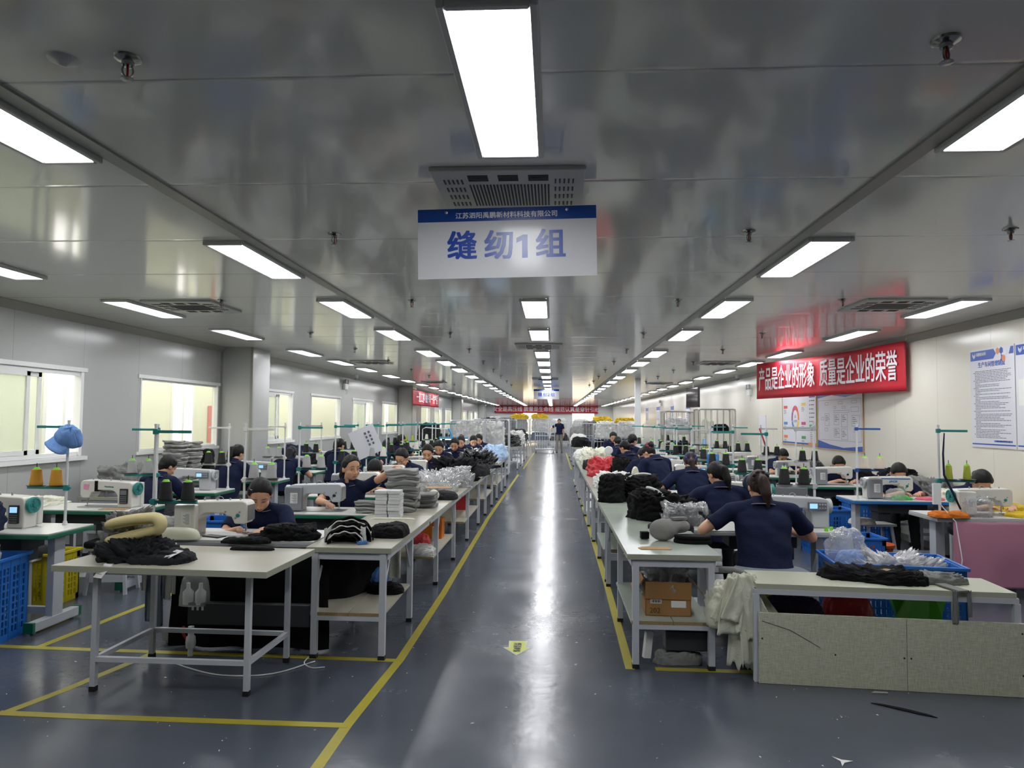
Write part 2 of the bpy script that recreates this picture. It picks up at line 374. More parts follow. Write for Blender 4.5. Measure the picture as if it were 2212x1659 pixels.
# ------------------------------------------------------------------ ceiling lights
M_lamp = mat('lit_diffuser', (1.0, 1.0, 1.0), .5); _b = M_lamp.node_tree.nodes['Principled BSDF']
_b.inputs['Emission Color'].default_value = (.96, .97, 1.0, 1); _b.inputs['Emission Strength'].default_value = LAMP
M_lframe = mat('lamp_frame', '#c9cac9', .4)
def lframe():
    b = MB(); t = .03; w, l = .15, .6
    b.bx(-w, -.123, -l, l, -t, 0); b.bx(.123, w, -l, l, -t, 0); b.bx(-.123, .123, -l, -.573, -t, 0); b.bx(-.123, .123, .573, l, -t, 0)
    return b.mesh('frame', M_lframe)
LY = [2.0, 4.74, 7.09, 9.43, 12.25, 14.45, 16.6, 19.2, 21.6, 24.0, 26.4, 28.8, 31.2, 33.6, 36, 38.4, 40.8, 43.2, 45.6, 48, 50.4, 52.8, 55.2, 57.6]
ROWS = [(-4.58, 'row by the window wall'), (-2.28, 'batten row of the window half'), (-.2, 'aisle row'), (1.82, 'batten row of the poster half'), (4.09, 'row by the poster wall')]
for X, rn in ROWS:
    n = 0
    for y in LY:
        if X == -.2 and y in (4.74, 12.25): y = 12.4 if y > 5 else None
        if y is None or (abs(X) > 4 and y < 4): continue
        o = thing('ceiling_light', '%s lit ceiling panel from the front, %s' % (ORD[n], rn), 'ceiling light', (X, y+.573, ZC), 0, 'ceiling panel lights'); n += 1
        part('frame', 'lfr', lframe, o, bev=.004, seg=1)
        part('diffuser', 'ldf', lambda: MB().bx(-.122, .122, -.572, .572, -.024, -.016).mesh('diffuser', M_lamp), o)
# ------------------------------------------------------------------ air conditioner panels, sprinklers
M_vent = mat('vent_dark', '#2c2e30', .6); M_acp = mat('ac_panel_white', '#b9bbb9', .4)
def grille():
    b = MB()
    for i in range(24):
        for j in range(24): b.cyl((-.2+.4*i/23, -.17+.34*j/23, -.0245), (-.2+.4*i/23, -.17+.34*j/23, -.0225), .0052, n=5)
    return b.mesh('grille', M_vent)
def slots():
    b = MB()
    for sx in (-1, 1):
        for r in range(4):
            for k in range(5): b.box((sx*(.235+.022*k), -.22+.12*r, -.023), (.008, .06, .004))
    for sy in (-1, 1):
        for g in (-.15, 0, .15):
            for k in range(5): b.box((g, sy*(.235+.018*k), -.023), (.1, .007, .004))
    return b.mesh('vent_grille', M_vent)
for i, (x, y) in enumerate(((-.23, 3.72), (-3.95, 7.5), (3.45, 7.45), (-.24, 11.6), (-3.9, 15.0), (3.4, 14.9), (-3.9, 23), (3.4, 23), (-.24, 20.8))):
    o = thing('air_conditioner', '%s square ceiling air conditioner panel with slotted border, %s' % (ORD[i], ['behind the hanging 1 sign', 'over the window wall row', 'over the poster wall row', 'second over the aisle', 'second over the window wall row', 'beyond the red poster wall banner', 'far window side', 'far poster side', 'third over the aisle'][i]), 'air conditioner', (x, y, ZC), 0, 'ceiling air conditioner panels')
    part('panel', 'acp', lambda: MB().bx(-.38, .38, -.38, .38, -.022, 0).mesh('panel', M_acp), o, bev=.006)
    part('vent_grille', 'acs', slots, o); part('perforated_grille', 'acg', grille, o)
M_chrome = mat('chrome', '#9a9a9a', .2, metal=1); M_black = mat('black_plastic', '#17181a', .45); M_redbulb = mat('red_bulb', '#a8201c', .2)
def sprink():
    b = MB(); b.lathe([(.045, 0), (.043, -.008), (.03, -.014), (.02, -.016), (.019, -.03), (.012, -.032)], n=20)
    for s in (-1, 1): b.tube([(s*.012, 0, -.03), (s*.017, 0, -.045), (s*.014, 0, -.06), (s*.004, 0, -.072)], .0035, 6)
    b.lathe([(.004, -.07), (.021, -.074), (.021, -.077), (.004, -.079)], n=16)
    return b.mesh('sprinkler', M_chrome, .6)
n = 0
for y in (2.27, 4.55, 7.13, 9.84, 12.1, 14.6, 17, 19.5, 22, 24.5):
    for X, rn in ((-3.45, 'window row'), (-1.45, 'window side of the aisle lights'), (1.24, 'poster side of the aisle lights'), (2.85, 'poster row')):
        if abs(X) > 3 and y < 6: continue
        o = thing('fire_sprinkler', 'small metal ceiling sprinkler, %s, number %s from the near end' % (rn, ORD[n//4]), 'sprinkler', (X, y, ZC), .6, 'ceiling sprinklers'); n += 1
        part('sprinkler_body', 'spr', sprink, o); part('bulb', 'sprb', lambda: MB().cyl((0, 0, -.033), (0, 0, -.068), .004, n=8).mesh('bulb', M_redbulb), o)
o = thing('smoke_detector', 'small round white cover plate on the ceiling near a sprinkler', 'detector', (-1.68, 2.27, ZC))
part('detector_dome', 'smk', lambda: MB().lathe([(.05, 0), (.048, -.006), (.02, -.014), (.012, -.024), (.002, -.026)], n=20).mesh('dome', M_white, 1), o)
# ------------------------------------------------------------------ people
M_skin = mat('skin', '#c99a7c', .5, spec=.4, var=.06, vscale=9)
M_navy = mat('navy_polo_cloth', '#151c38', .9, spec=.25, bump=.15, bscale=60)
M_trou = mat('dark_trousers', '#15161a', .85, bump=.2, bscale=40)
M_khaki = mat('khaki_trousers', '#8d857a', .85, bump=.2, bscale=40)
M_hair = mat('black_hair', '#0d0a0a', .55, spec=.3, bump=.4, bscale=55, stretch=(1, .25, .25))
M_hairb = mat('brown_hair', '#2a1813', .55, spec=.3, bump=.4, bscale=55, stretch=(1, .25, .25))
M_pipe = mat('pale_piping', '#a08f98', .7); M_lip = mat('lips', '#a9665c', .45); M_dark = mat('dark_lash', '#1c1413', .6)
M_shoe = mat('dark_shoe', '#222226', .6)
def ik(s, h, a, b, pole):
    d = h-s; L = min(d.length, (a+b)*.999); d.normalize(); h = s+d*L
    x = (a*a-b*b+L*L)/(2*L); r = math.sqrt(max(0, a*a-x*x)); p = pole-d*pole.dot(d); p.normalize()
    return s+d*x+p*r, h
def basis(fwd, up):
    y = fwd.normalized(); x = y.cross(up).normalized(); z = x.cross(y); return Matrix((x, y, z)).transposed()
def add_hand(mb, wr, fwd, up, side, curl=.5):
    """palm, five fingers: fwd = along the hand, up = back of the hand, side = +1 for a right hand"""
    B = basis(fwd, up); T = lambda x, y, z: wr + B @ Vector((x*side, y, z))
    mb.cap(wr, T(0, .03, 0), .023, .026, 10)
    mb.ell(T(0, .055, -.002), (.039, .045, .0155), B); mb.ell(T(-.022, .035, -.006), (.019, .034, .015), B)
    for i, (x, l) in enumerate(((-.029, .066), (-.0095, .074), (.0105, .068), (.03, .053))):
        p = T(x, .088 if i in (1, 2) else .082, 0); a = .25+curl*.5+.06*i; q = p
        for j, (f, r) in enumerate(((.45, .0088), (.32, .008), (.23, .0072))):
            n = q + B @ Vector((x*.25*side*f*0+side*x*.1, math.cos(a)*l*f, -math.sin(a)*l*f)); mb.cap(q, n, r, r*.92, 8); q = n; a += curl*.75
    p = T(-.03, .03, -.006); q = T(-.056, .062, -.014); r = T(-.058, .092, -.02); mb.cap(p, q, .0125, .0105, 8); mb.cap(q, r, .0102, .0085, 8)
def seated(key, lean=.4, neckp=.5, neckyaw=0, roll=0, hl=(-.14, .42, .79), hr=(.14, .42, .79), hair='tied', scale=1.0, stand=False, seat=.47, vox=.0075, el=-.6, handf=None, twist=0, wide=1.0, crown=None, hs=1.0, side=0):
    """meshes of a person: pelvis above the origin, facing +Y. Returns dict of meshes."""
    if key in CACHE: return CACHE[key]
    pelvis = Vector((0, -.02, .93 if stand else seat+.09))
    sp = Vector((math.sin(side), math.sin(lean), math.cos(lean))).normalized()
    if crown: pelvis.z += crown-(pelvis.z+sp.z*.455+(sp+Vector((0, 0, .6))).normalized().z*.055+hs*(.13*math.cos(neckp)-.035*math.sin(neckp)+.115*math.cos(neckp*.8)+.035*math.sin(neckp)))
    Rt = Matrix.Rotation(twist, 3, 'Z')
    chest = pelvis+sp*.33; S = pelvis+sp*.455
    nk = (sp+Vector((0, 0, .6))).normalized(); nb = S+nk*.045
    shl = {s: S + Rt @ Vector((s*.168*wide, 0, 0)) - sp*.015 for s in (-1, 1)}
    # head frame
    HR = Matrix.Rotation(neckyaw, 3, 'Z') @ Matrix.Rotation(roll, 3, 'Y') @ Matrix.Rotation(-neckp, 3, 'X')
    hd = S+nk*.055+(HR @ Vector((0, .035, .13)))*hs
    HR = HR*hs
    H = lambda x, y, z: hd + HR @ Vector((x, y, z))
    b = MB()
    b.cap(pelvis+sp*.1, chest, .1, .105); b.ell(chest+sp*.03, (.14, .085, .1)); b.cap(shl[-1], shl[1], .046); b.cap(S, H(0, -.022, -.06), .056, .05, 14)
    b.cap(S+Vector((-.1, 0, 0)), nb, .04, .05); b.cap(S+Vector((.1, 0, 0)), nb, .04, .05)
    b.ell(H(0, -.004, .015), (.074, .092, .1), HR, 3); b.ell(H(0, .024, -.045), (.063, .062, .075), HR, 3); b.ell(H(0, .05, -.088), (.03, .03, .026), HR)
    for s in (-1, 1):
        b.ell(H(s*.036, .054, -.042), (.027, .025, .024), HR); b.ell(H(s*.074, -.01, -.022), (.011, .02, .03), HR)
        b.ell(H(s*.031, .07, .016), (.026, .016, .01), HR); b.ell(H(s*.012, .097, -.046), (.008, .01, .008), HR); b.ell(H(s*.032, .074, -.006), (.016, .012, .009), HR)
    b.cap(H(0, .083, .008), H(0, .106, -.042), .009, .0125, 10); b.ell(H(0, .08, -.07), (.023, .012, .011), HR)
    out = {}; elb = {}
    hs = {1: Vector(hr), -1: Vector(hl)}
    for s in (-1, 1):
        e, wv = ik(shl[s], hs[s], .275, .235, Vector((s*.8, el, -.55))); elb[s] = e
        b.cap(shl[s], e, .047, .039, 14); b.ell(shl[s].lerp(e, .45), (.044, .044, .05)); b.cap(e, e.lerp(wv, .45), .039, .036, 14); b.cap(e.lerp(wv, .3), wv, .038, .0245, 14)
        d = (wv-e).normalized(); f = Vector(handf[s]) if handf and s in handf else Vector((d.x-s*.25, d.y, d.z*.25-.1))
        add_hand(b, wv, f, Vector((0, -.15, 1)) if abs(f.normalized().z) < .9 else Vector((0, -1, 0)), s, .45)
    out['body'] = fuse(b, 'body', M_skin, vox, 3)
    # face details sitting on the surface
    m = MB(); 
    for s in (-1, 1):
        m.tube([H(s*.017, .088, .0), H(s*.03, .0895, .001), H(s*.045, .079, -.003)], .0022, 6)
        m.tube([H(s*.014, .0895, .021), H(s*.03, .0895, .027), H(s*.05, .075, .021)], [.002, .003, .0015], 6)
    out['eyes'] = m.mesh('eyes', M_dark, 4)
    m = MB(); m.ell(H(0, .0885, -.0685), (.02, .0065, .0035), HR); m.ell(H(0, .087, -.0755), (.017, .0065, .0045), HR); out['mouth'] = m.mesh('mouth', M_lip, 4)
    # hair
    hb = bmesh.new(); bmesh.ops.create_icosphere(hb, subdivisions=4, radius=1)
    for v in hb.verts: v.co = Vector((v.co.x*.083, v.co.y*.101-.008, v.co.z*.105+.018))
    for pc, pn in (((0, .07, .075), (0, .8, -.6)), ((0, -.006, -.055), (0, .45, -.85))):
        r = bmesh.ops.bisect_plane(hb, geom=hb.verts[:]+hb.edges[:]+hb.faces[:], plane_co=pc, plane_no=pn, clear_outer=True)
        es = [e for e in hb.edges if e.is_boundary]
        if es: bmesh.ops.holes_fill(hb, edges=es, sides=0)
    hm = MB(); hm.add([H(*v.co) for v in hb.verts], [tuple(v.index for v in f.verts) for f in hb.faces]) if hb.verts.index_update() is None else 0; hb.free()
    for s in (-1, 1): hm.ell(H(s*.071, .008, .035), (.014, .042, .04), HR)
    hm.cap(H(0, -.06, -.03), H(0, -.045, -.075), .05, .035)
    if hair == 'pony':
        hm.cap(H(0, -.1, .03), H(0, -.135, -.0), .034, .04); hm.cap(H(0, -.135, 0), H(.012, -.135, -.1), .042, .04); hm.cap(H(.012, -.135, -.1), H(.02, -.115, -.19), .038, .016)
    elif hair == 'lowpony':
        hm.cap(H(0, -.09, -.03), H(0, -.115, -.07), .04, .042); hm.cap(H(0, -.115, -.07), H(.015, -.105, -.16), .042, .02)
    elif hair == 'bun':
        hm.ell(H(0, -.105, .045), (.05, .04, .045), HR); hm.ell(H(.02, -.115, .07), (.03, .03, .03), HR)
    elif hair == 'tied':
        hm.ell(H(0, -.098, -.02), (.042, .035, .04), HR)
    elif hair == 'long':
        hm.cap(H(0, -.07, -.03), H(0, -.075, -.17), .07, .05); 
        for s in (-1, 1): hm.cap(H(s*.07, .0, 0), H(s*.075, -.02, -.12), .022, .02)
    elif hair == 'short':
        for s in (-1, 1): hm.ell(H(s*.06, -.01, .03), (.03, .06, .06), HR)
    hme = fuse(hm, 'hair', M_hair, .008, 2)
    for v in hme.vertices:
        d = noise.noise(Vector((v.co.x*90, v.co.y*18, v.co.z*18)))*.0035; v.co += v.normal*d
    out['hair'] = hme
    # polo shirt
    m = MB(); 
    secs = [(-.03, .17, .138), (.08, .155, .118), (.2, .155, .12), (.31, .165, .122), (.4, .165, .1), (.45, .135, .075), (.475, .078, .062), (.5, .066, .056)]
    n = 24; vs = []
    for t, rx, ry in secs:
        c = pelvis+sp*t; ry *= 1.05
        fwd = Vector((0, sp.z, -sp.y)) if t > .05 else Vector((0, 1, 0))
        for i in range(n):
            a = 2*PI*i/n; ca, sa = math.cos(a), math.sin(a)
            p = Vector((ca*rx*wide, 0, 0))+fwd*(sa*ry*(1.08 if sa > 0 else .95)); vs.append(c+(Rt @ p if t > .25 else p))
    fs = [(i*n+k, i*n+(k+1) % n, (i+1)*n+(k+1) % n, (i+1)*n+k) for i in range(len(secs)-1) for k in range(n)]+[tuple(range(n-1, -1, -1)), tuple(range((len(secs)-1)*n, len(secs)*n))]
    m.add(vs, fs)
    for s in (-1, 1):
        c = shl[s].lerp(elb[s], .72); m.ell(shl[s], (.062, .062, .058)); m.cyl(shl[s], c, .062, .066, 16); m.cap(S+Rt @ Vector((s*.06, 0, .01)), shl[s], .062, .06)
    sm = fuse(m, 'polo_shirt', M_navy, .011, 5)
    for v in sm.vertices:
        c = v.co; d = noise.noise(Vector((c.x*7+3, c.y*7, c.z*11+c.x*6)))*.010+noise.noise(Vector((c.x*16, c.y*16, c.z*20)))*.0025; v.co += v.normal*d
    out['polo_shirt'] = sm
    # collar with pale piping
    def ring(off, rad, h, tiltb):
        pts = []
        for i in range(17):
            a = PI/2+.32+(2*PI-.64)*i/16; pts.append(nb+nk*(off+h*(math.sin(a)*-.5))+Rt @ Vector((math.cos(a)*rad, math.sin(a)*rad*1.02, 0)))
        return pts
    m = MB(); A = ring(.045, .07, .03, 0); Bq = ring(-.026, .102, .05, 0); nn = len(A)
    m.add([p for p in A]+[p for p in Bq]+[p-(p-nb).normalized()*.006 for p in A]+[p-(p-nb).normalized()*.006 for p in Bq],
          [(i, i+1, nn+i+1, nn+i) for i in range(nn-1)]+[(2*nn+i, 3*nn+i, 3*nn+i+1, 2*nn+i+1) for i in range(nn-1)]+[(nn+i, nn+i+1, 3*nn+i+1, 3*nn+i) for i in range(nn-1)]+[(i, 2*nn+i, 2*nn+i+1, i+1) for i in range(nn-1)]+[(0, nn, 3*nn, 2*nn), (nn-1, 2*nn-1+nn*1, 4*nn-1, 2*nn-1)])
    out['collar'] = m.mesh('collar', M_navy, .8)
    m = MB(); m.tube([p+(p-nb).normalized()*.003 for p in ring(-.02, .1015, .05, 0)], .0022, 6); out['piping'] = m.mesh('piping', M_pipe, 4)
    # trousers and shoes
    m = MB(); hips = {s: pelvis+Vector((s*.09, 0, -.02)) for s in (-1, 1)}; m.ell(pelvis, (.155, .105, .11)); f = MB()
    for s in (-1, 1):
        if stand:
            k = Vector((s*.095, .03+.05*s, .48)); a = Vector((s*.1, -.04+.12*s, .06))
        else:
            k = Vector((s*.11, .42, seat+.06)); a = Vector((s*.12, .46, .09))
        m.cap(hips[s], k, .088, .065); m.cap(k, a, .068, .05)
    tm = fuse(m, 'trousers', M_trou, .016, 3)
    for v in tm.vertices: v.co += v.normal*noise.noise(v.co*14)*.008
    out['trousers'] = tm
    for s in (-1, 1):
        f = MB(); a = (Vector((s*.1, -.04+.12*s, .06)) if stand else Vector((s*.12, .46, .09)))
        f.cap(a+Vector((0, -.03, -.05)), a+Vector((s*.02, .1, -.055)), .036, .033); f.ell(a+Vector((s*.01, .05, -.05)), (.042, .1, .036))
        fm = f.mesh('shoe', M_shoe, 4); out['shoe%d' % s] = fm
        for v in fm.vertices: v.co.z = max(v.co.z, .003)
    out['hd'] = hd; out['HR'] = HR; CACHE[key] = out; return out
def person(key, label, x, y, rz, pose, extra=None, sc_=1.0, group=None, trou=None, hairm=None):
    d = seated(key, **pose); o = thing('person', label, 'person', (x, y, 0), rz, group); o.scale = (sc_,)*3
    bd = obj('body', d['body'], o)
    for k in ('eyes', 'mouth'): obj(k, d[k], bd)
    h = obj('hair', d['hair'], o); sh = obj('polo_shirt', d['polo_shirt'], o); c = obj('collar', d['collar'], sh); obj('piping', d['piping'], sh)
    t = obj('trousers', d['trousers'], o); [obj('shoe', d['shoe%d' % s], o) for s in (-1, 1)]
    if trou: t.material_slots[0].link = 'OBJECT'; t.material_slots[0].material = trou
    if hairm: h.material_slots[0].link = 'OBJECT'; h.material_slots[0].material = hairm
    if extra: extra(o, d)
    return o
def hair_clip(o, d):
    H = lambda x, y, z: d['hd']+d['HR'] @ Vector((x, y, z))
    obj('hair_clip', MB().tube([H(.07, .02, .075), H(.066, .045, .085), H(.05, .06, .09), H(.055, .055, .083), H(.068, .03, .073)], .0022, 5).mesh('clip', M_chrome, 4), o)
def scrunchie(mt, y=-.075, z=.035):
    def fn(o, d):
        H = lambda x, y_, z_: d['hd']+d['HR'] @ Vector((x, y_, z_))
        m = MB(); m.tube([H(math.cos(a)*.055, y+.012*math.sin(a*9), z+math.sin(a)*.05) for a in [2*PI*i/36 for i in range(37)]], .013, 7); obj('hair_band', m.mesh('hair_band', mt, 4), o)
    return fn
def glasses(o, d):
    H = lambda x, y, z: d['hd']+d['HR'] @ Vector((x, y, z)); m = MB()
    for s in (-1, 1):
        m.tube([H(s*.032+math.cos(a)*.024, .102, -.003+math.sin(a)*.019) for a in [2*PI*i/16 for i in range(17)]], .002, 5); m.tube([H(s*.056, .1, 0), H(s*.08, .0, .0)], .002, 5)
    m.tube([H(-.008, .104, 0), H(.008, .104, 0)], .002, 5); obj('glasses', m.mesh('glasses', M_dark, 4), o)
# B row: facing the camera (rz = pi: local +x is -X)
Bp = dict
P_ = PI
person('p_b0', 'woman in navy polo bent over the nearest white machine, silver hair clip', -2.28, 5.98, P_+.05, Bp(lean=.5, neckp=.62, neckyaw=.3, side=.3, crown=1.17, hs=1.13, hl=(-.01, .54, .78), hr=(.19, .52, .78), hair='tied', vox=.006, wide=1.1, el=-.1, handf={-1: (.35, 1, -.1), 1: (-.55, .8, -.1)}), hair_clip)
person('p_b1', 'woman in navy polo reaching out to a tall grey pile, head turned aside', -2.16, 7.5, P_, Bp(lean=.18, neckp=.12, neckyaw=.75, crown=1.27, hs=1.12, hl=(-.58, .33, 1.17), hr=(.1, .48, .81), hair='pony', vox=.006, el=.1, handf={-1: (-1, .2, -.25), 1: (-.6, .8, -.1)}, wide=1.06))
person('p_b2', 'woman with head bowed low behind the woman who reaches to the pile', -2.2, 9.05, P_, Bp(lean=.45, neckp=.95, hl=(-.1, .5, .8), hr=(.12, .5, .8), hair='tied', crown=1.15, hs=1.1))
person('p_b3', 'woman in glasses bent forward, holding a green snipper by the aisle tables', -2.05, 10.1, P_-.15, Bp(lean=.35, neckp=.6, neckyaw=-.2, hl=(-.28, .42, .84), hr=(-.02, .44, .84), hair='tied', crown=1.25, hs=1.1), glasses)
person('p_b4', 'woman with centre parting looking down at her hands, fifth in the window half aisle row', -1.98, 11.35, P_, Bp(lean=.2, neckp=.45, hl=(-.12, .36, .82), hr=(.1, .38, .82), hair='lowpony', crown=1.26, hs=1.1))
for i, (x, y, hair, lab) in enumerate(((-2.0, 12.7, 'tied', 'woman in navy polo with lowered head, sixth in the window half aisle row'), (-1.95, 14.0, 'short', 'woman in navy polo holding cloth near her face, seventh in the window half aisle row'), (-1.95, 15.4, 'short', 'woman in navy polo sewing, eighth in the window half aisle row'), (-1.9, 16.6, 'bun', 'woman with hair bun, ninth in the window half aisle row'), (-1.8, 17.8, 'tied', 'woman leaning over cloth at the end of the window half aisle row'), (-2.05, 26.2, 'short', 'worker looking up behind the far black and white heaps'), (-2.1, 28.6, 'tied', 'worker partly hidden beyond the far heaps'))):
    person('p_bf%d' % (i % 3), lab, x, y, P_+(.2 if i % 2 else -.1), [Bp(lean=.32, neckp=.6, neckyaw=.1, hl=(-.12, .42, .82), hr=(.1, .42, .82), hair='tied', crown=1.29, hs=1.08), Bp(lean=.3, neckp=.55, neckyaw=-.15, hl=(-.15, .4, .85), hr=(.05, .4, .86), hair='short', crown=1.3, hs=1.08), Bp(lean=.28, neckp=.5, hl=(-.2, .4, .84), hr=(.15, .4, .82), hair='bun', crown=1.31, hs=1.08)][i % 3])
# A row: backs to the camera by the window wall
pa = [Bp(lean=.35, neckp=.55, neckyaw=-.25, hl=(-.12, .45, .8), hr=(.16, .46, .8), hair='short', crown=1.22), Bp(lean=.28, neckp=.45, neckyaw=-.2, hl=(-.14, .42, .8), hr=(.2, .42, .8), hair='pony', crown=1.29), Bp(lean=.45, neckp=.75, neckyaw=.1, hl=(-.14, .45, .8), hr=(.2, .45, .8), hair='long', crown=1.2)]
for x, y, i, lab in ((-4.43, 7.6, 0, 'short haired worker seen from behind at the nearest grey machine by the windows'), (-4.3, 9.2, 1, 'worker with ponytail seen from behind, second by the windows'), (-4.2, 10.85, 2, 'worker with long dark hair seen from behind, third by the windows'), (-3.9, 12.5, 1, 'worker bent low beside a yellow cloth near the hanging paper'), (-3.85, 14.2, 0, 'worker in profile behind the hanging paper sheet'), (-3.7, 15.2, 2, 'dark haired worker next to the profile worker behind the paper'), (-3.65, 16.6, 1, 'worker holding a hand to the face under the window beyond the column'), (-3.2, 21.5, 0, 'far worker by the windows near the blue lamp'), (-3.0, 22.6, 2, 'second far worker by the windows near the white cage')):
    person('p_a%d' % i, lab, x, y, -.1 if i else -.2, pa[i])
# C row: backs to the camera beside the aisle on the poster half
M_scr = mat('red_flower_band', '#8d3d44', .7, var=.5, vscale=60); M_scb = mat('violet_band', '#3a3a78', .7)
person('p_c0', 'worker seen from behind with thick ponytail on the cushioned stool, nearest on the poster half', 1.6, 5.5, -.12, Bp(lean=.3, neckp=.35, neckyaw=.1, crown=1.24, hl=(-.36, .3, .83), hr=(.2, .36, .78), hair='pony', vox=.006, el=-.2, wide=1.25), scrunchie(M_hairb), hairm=M_hairb, sc_=1.03)
person('p_c1', 'worker seen from behind with ponytail and ear loop, second on the poster half', 1.64, 6.95, -.05, Bp(lean=.32, neckp=.35, neckyaw=.45, hl=(-.34, .34, .83), hr=(.2, .42, .8), hair='pony', crown=1.26, wide=1.15))
person('p_c2', 'worker seen from behind with violet hair band, third on the poster half', 1.63, 8.35, 0, Bp(lean=.35, neckp=.6, neckyaw=-.1, hl=(-.3, .3, .83), hr=(.2, .42, .8), hair='lowpony', crown=1.29, wide=1.15), scrunchie(M_scb, -.085, .01), hairm=M_hairb)
person('p_c3', 'worker with flowered hair band bent towards the aisle, fourth on the poster half', 1.5, 9.8, .5, Bp(lean=.42, neckp=.8, neckyaw=.2, hl=(-.2, .4, .82), hr=(.15, .45, .8), hair='bun', crown=1.33, wide=1.1), scrunchie(M_scr, -.08, .05))
for i, (x, y, rz, k, lab) in enumerate(((1.42, 10.7, .1, 1, 'worker bent low just beyond the flowered hair band worker'), (1.36, 12.0, .5, 0, 'worker with a pink sleeve cover, sixth on the poster half'), (1.4, 13.2, -.3, 2, 'worker with black hair facing the poster wall, seventh on the poster half'), (1.4, 15.1, 0, 0, 'worker seen from behind beside the white hand fan'), (1.4, 16.9, PI, 3, 'worker facing the aisle behind the white hand fan'))):
    ps = [Bp(lean=.38, neckp=.5, neckyaw=.2, hl=(-.26, .4, .83), hr=(.2, .42, .8), hair='tied', crown=1.32), Bp(lean=.5, neckp=.9, hl=(-.2, .42, .8), hr=(.2, .42, .8), hair='tied', crown=1.24), Bp(lean=.2, neckp=.3, neckyaw=-.5, hl=(-.2, .35, .84), hr=(.25, .42, .85), hair='short', crown=1.41), Bp(lean=.3, neckp=.55, hl=(-.15, .4, .83), hr=(.1, .4, .83), hair='short', crown=1.4)]
    def pink(o, d): obj('sleeve_cover', MB().cap((-.31, .3, .83), (-.27, .4, .84), .062, .052).mesh('sleeve', mat('pink_sleeve', '#c9777f', .8), 4), o)
    person('p_cf%d' % k, lab, x, y, rz, ps[k], pink if 'pink' in lab else None)
# D row: facing the camera by the poster wall
pd = [Bp(lean=.42, neckp=.9, hl=(-.24, .46, .8), hr=(.06, .5, .8), hair='tied', crown=1.17, hs=1.1), Bp(lean=.4, neckp=.75, hl=(-.18, .48, .8), hr=(.08, .5, .8), hair='tied', crown=1.16, hs=1.08)]
for x, y, k, lab in ((4.52, 8.12, 0, 'dark haired worker bent behind the machine with the pink cloth'), (4.33, 9.5, 1, 'worker with face just above the blue striped machine'), (4.28, 11.25, 1, 'worker behind the grey machine under the posters'), (4.2, 13.6, 0, 'worker bent beside black bags near the cages')):
    person('p_d%d' % k, lab, x, y, PI, pd[k])
# the man pushing the cage trolley far down the aisle
person('p_man', 'man in navy polo and khaki trousers walking beside the far cage trolley', .32, 36.5, PI*.95, Bp(lean=.02, neckp=.25, hl=(-.25, .05, .8), hr=(.42, .25, 1.18), hair='short', stand=True), trou=M_khaki, sc_=1.03)
# ------------------------------------------------------------------ sewing stations
M_top = mat('white_laminate', '#cfd0cb', .3, var=.03, vscale=3); M_edge = {'green': mat('green_edge', '#12654a', .45), 'grey': mat('grey_edge', '#a7a9aa', .4), 'blue': mat('blue_edge', '#1e6aa8', .4)}
M_leg = mat('pale_steel_leg', '#b4b9bf', .4); M_teal = mat('teal_plastic', '#12807c', .4); M_mw = mat('machine_white', '#dad8d0', .28, coat=.2); M_mg = mat('machine_grey', '#83878c', .35)
M_mg2 = mat('machine_light_grey', '#b9bcbf', .35); M_screen = mat('lit_screen', '#8fc0f0', .3, emit=1.1); M_key = mat('key_panel', '#1e2020', .5); M_pan = mat('panel_grey', '#6d7278', .45); M_steel = mat('steel', '#b5b5b5', .3, metal=.9)
M_lbl = mat('paper_label', '#e2e2de', .6); M_stblue = mat('blue_stripe', '#2a73b8', .4); M_dkgrey = mat('dark_grey_metal', '#34373b', .5)
TZ = .76
def arc(cx, cz, r, a0, a1, n=6): return [(cx+r*math.cos(a0+(a1-a0)*i/n), cz+r*math.sin(a0+(a1-a0)*i/n)) for i in range(n+1)]
def m_body(mt):
    o = [(.24, .0)]+arc(.2, .235, .04, 0, PI/2)+[(.05, .283)]+arc(-.24, .248, .045, PI/2, PI)+[(-.285, .13), (-.265, .1), (-.19, .1), (-.165, .16)]+arc(-.1, .165, .02, PI, PI/2, 3)+arc(.02, .11, .075, PI/2, 0, 6)+[(.1, 0)]
    return MB().prism(o, -.075, .075).mesh('machine_body', mt, .5)
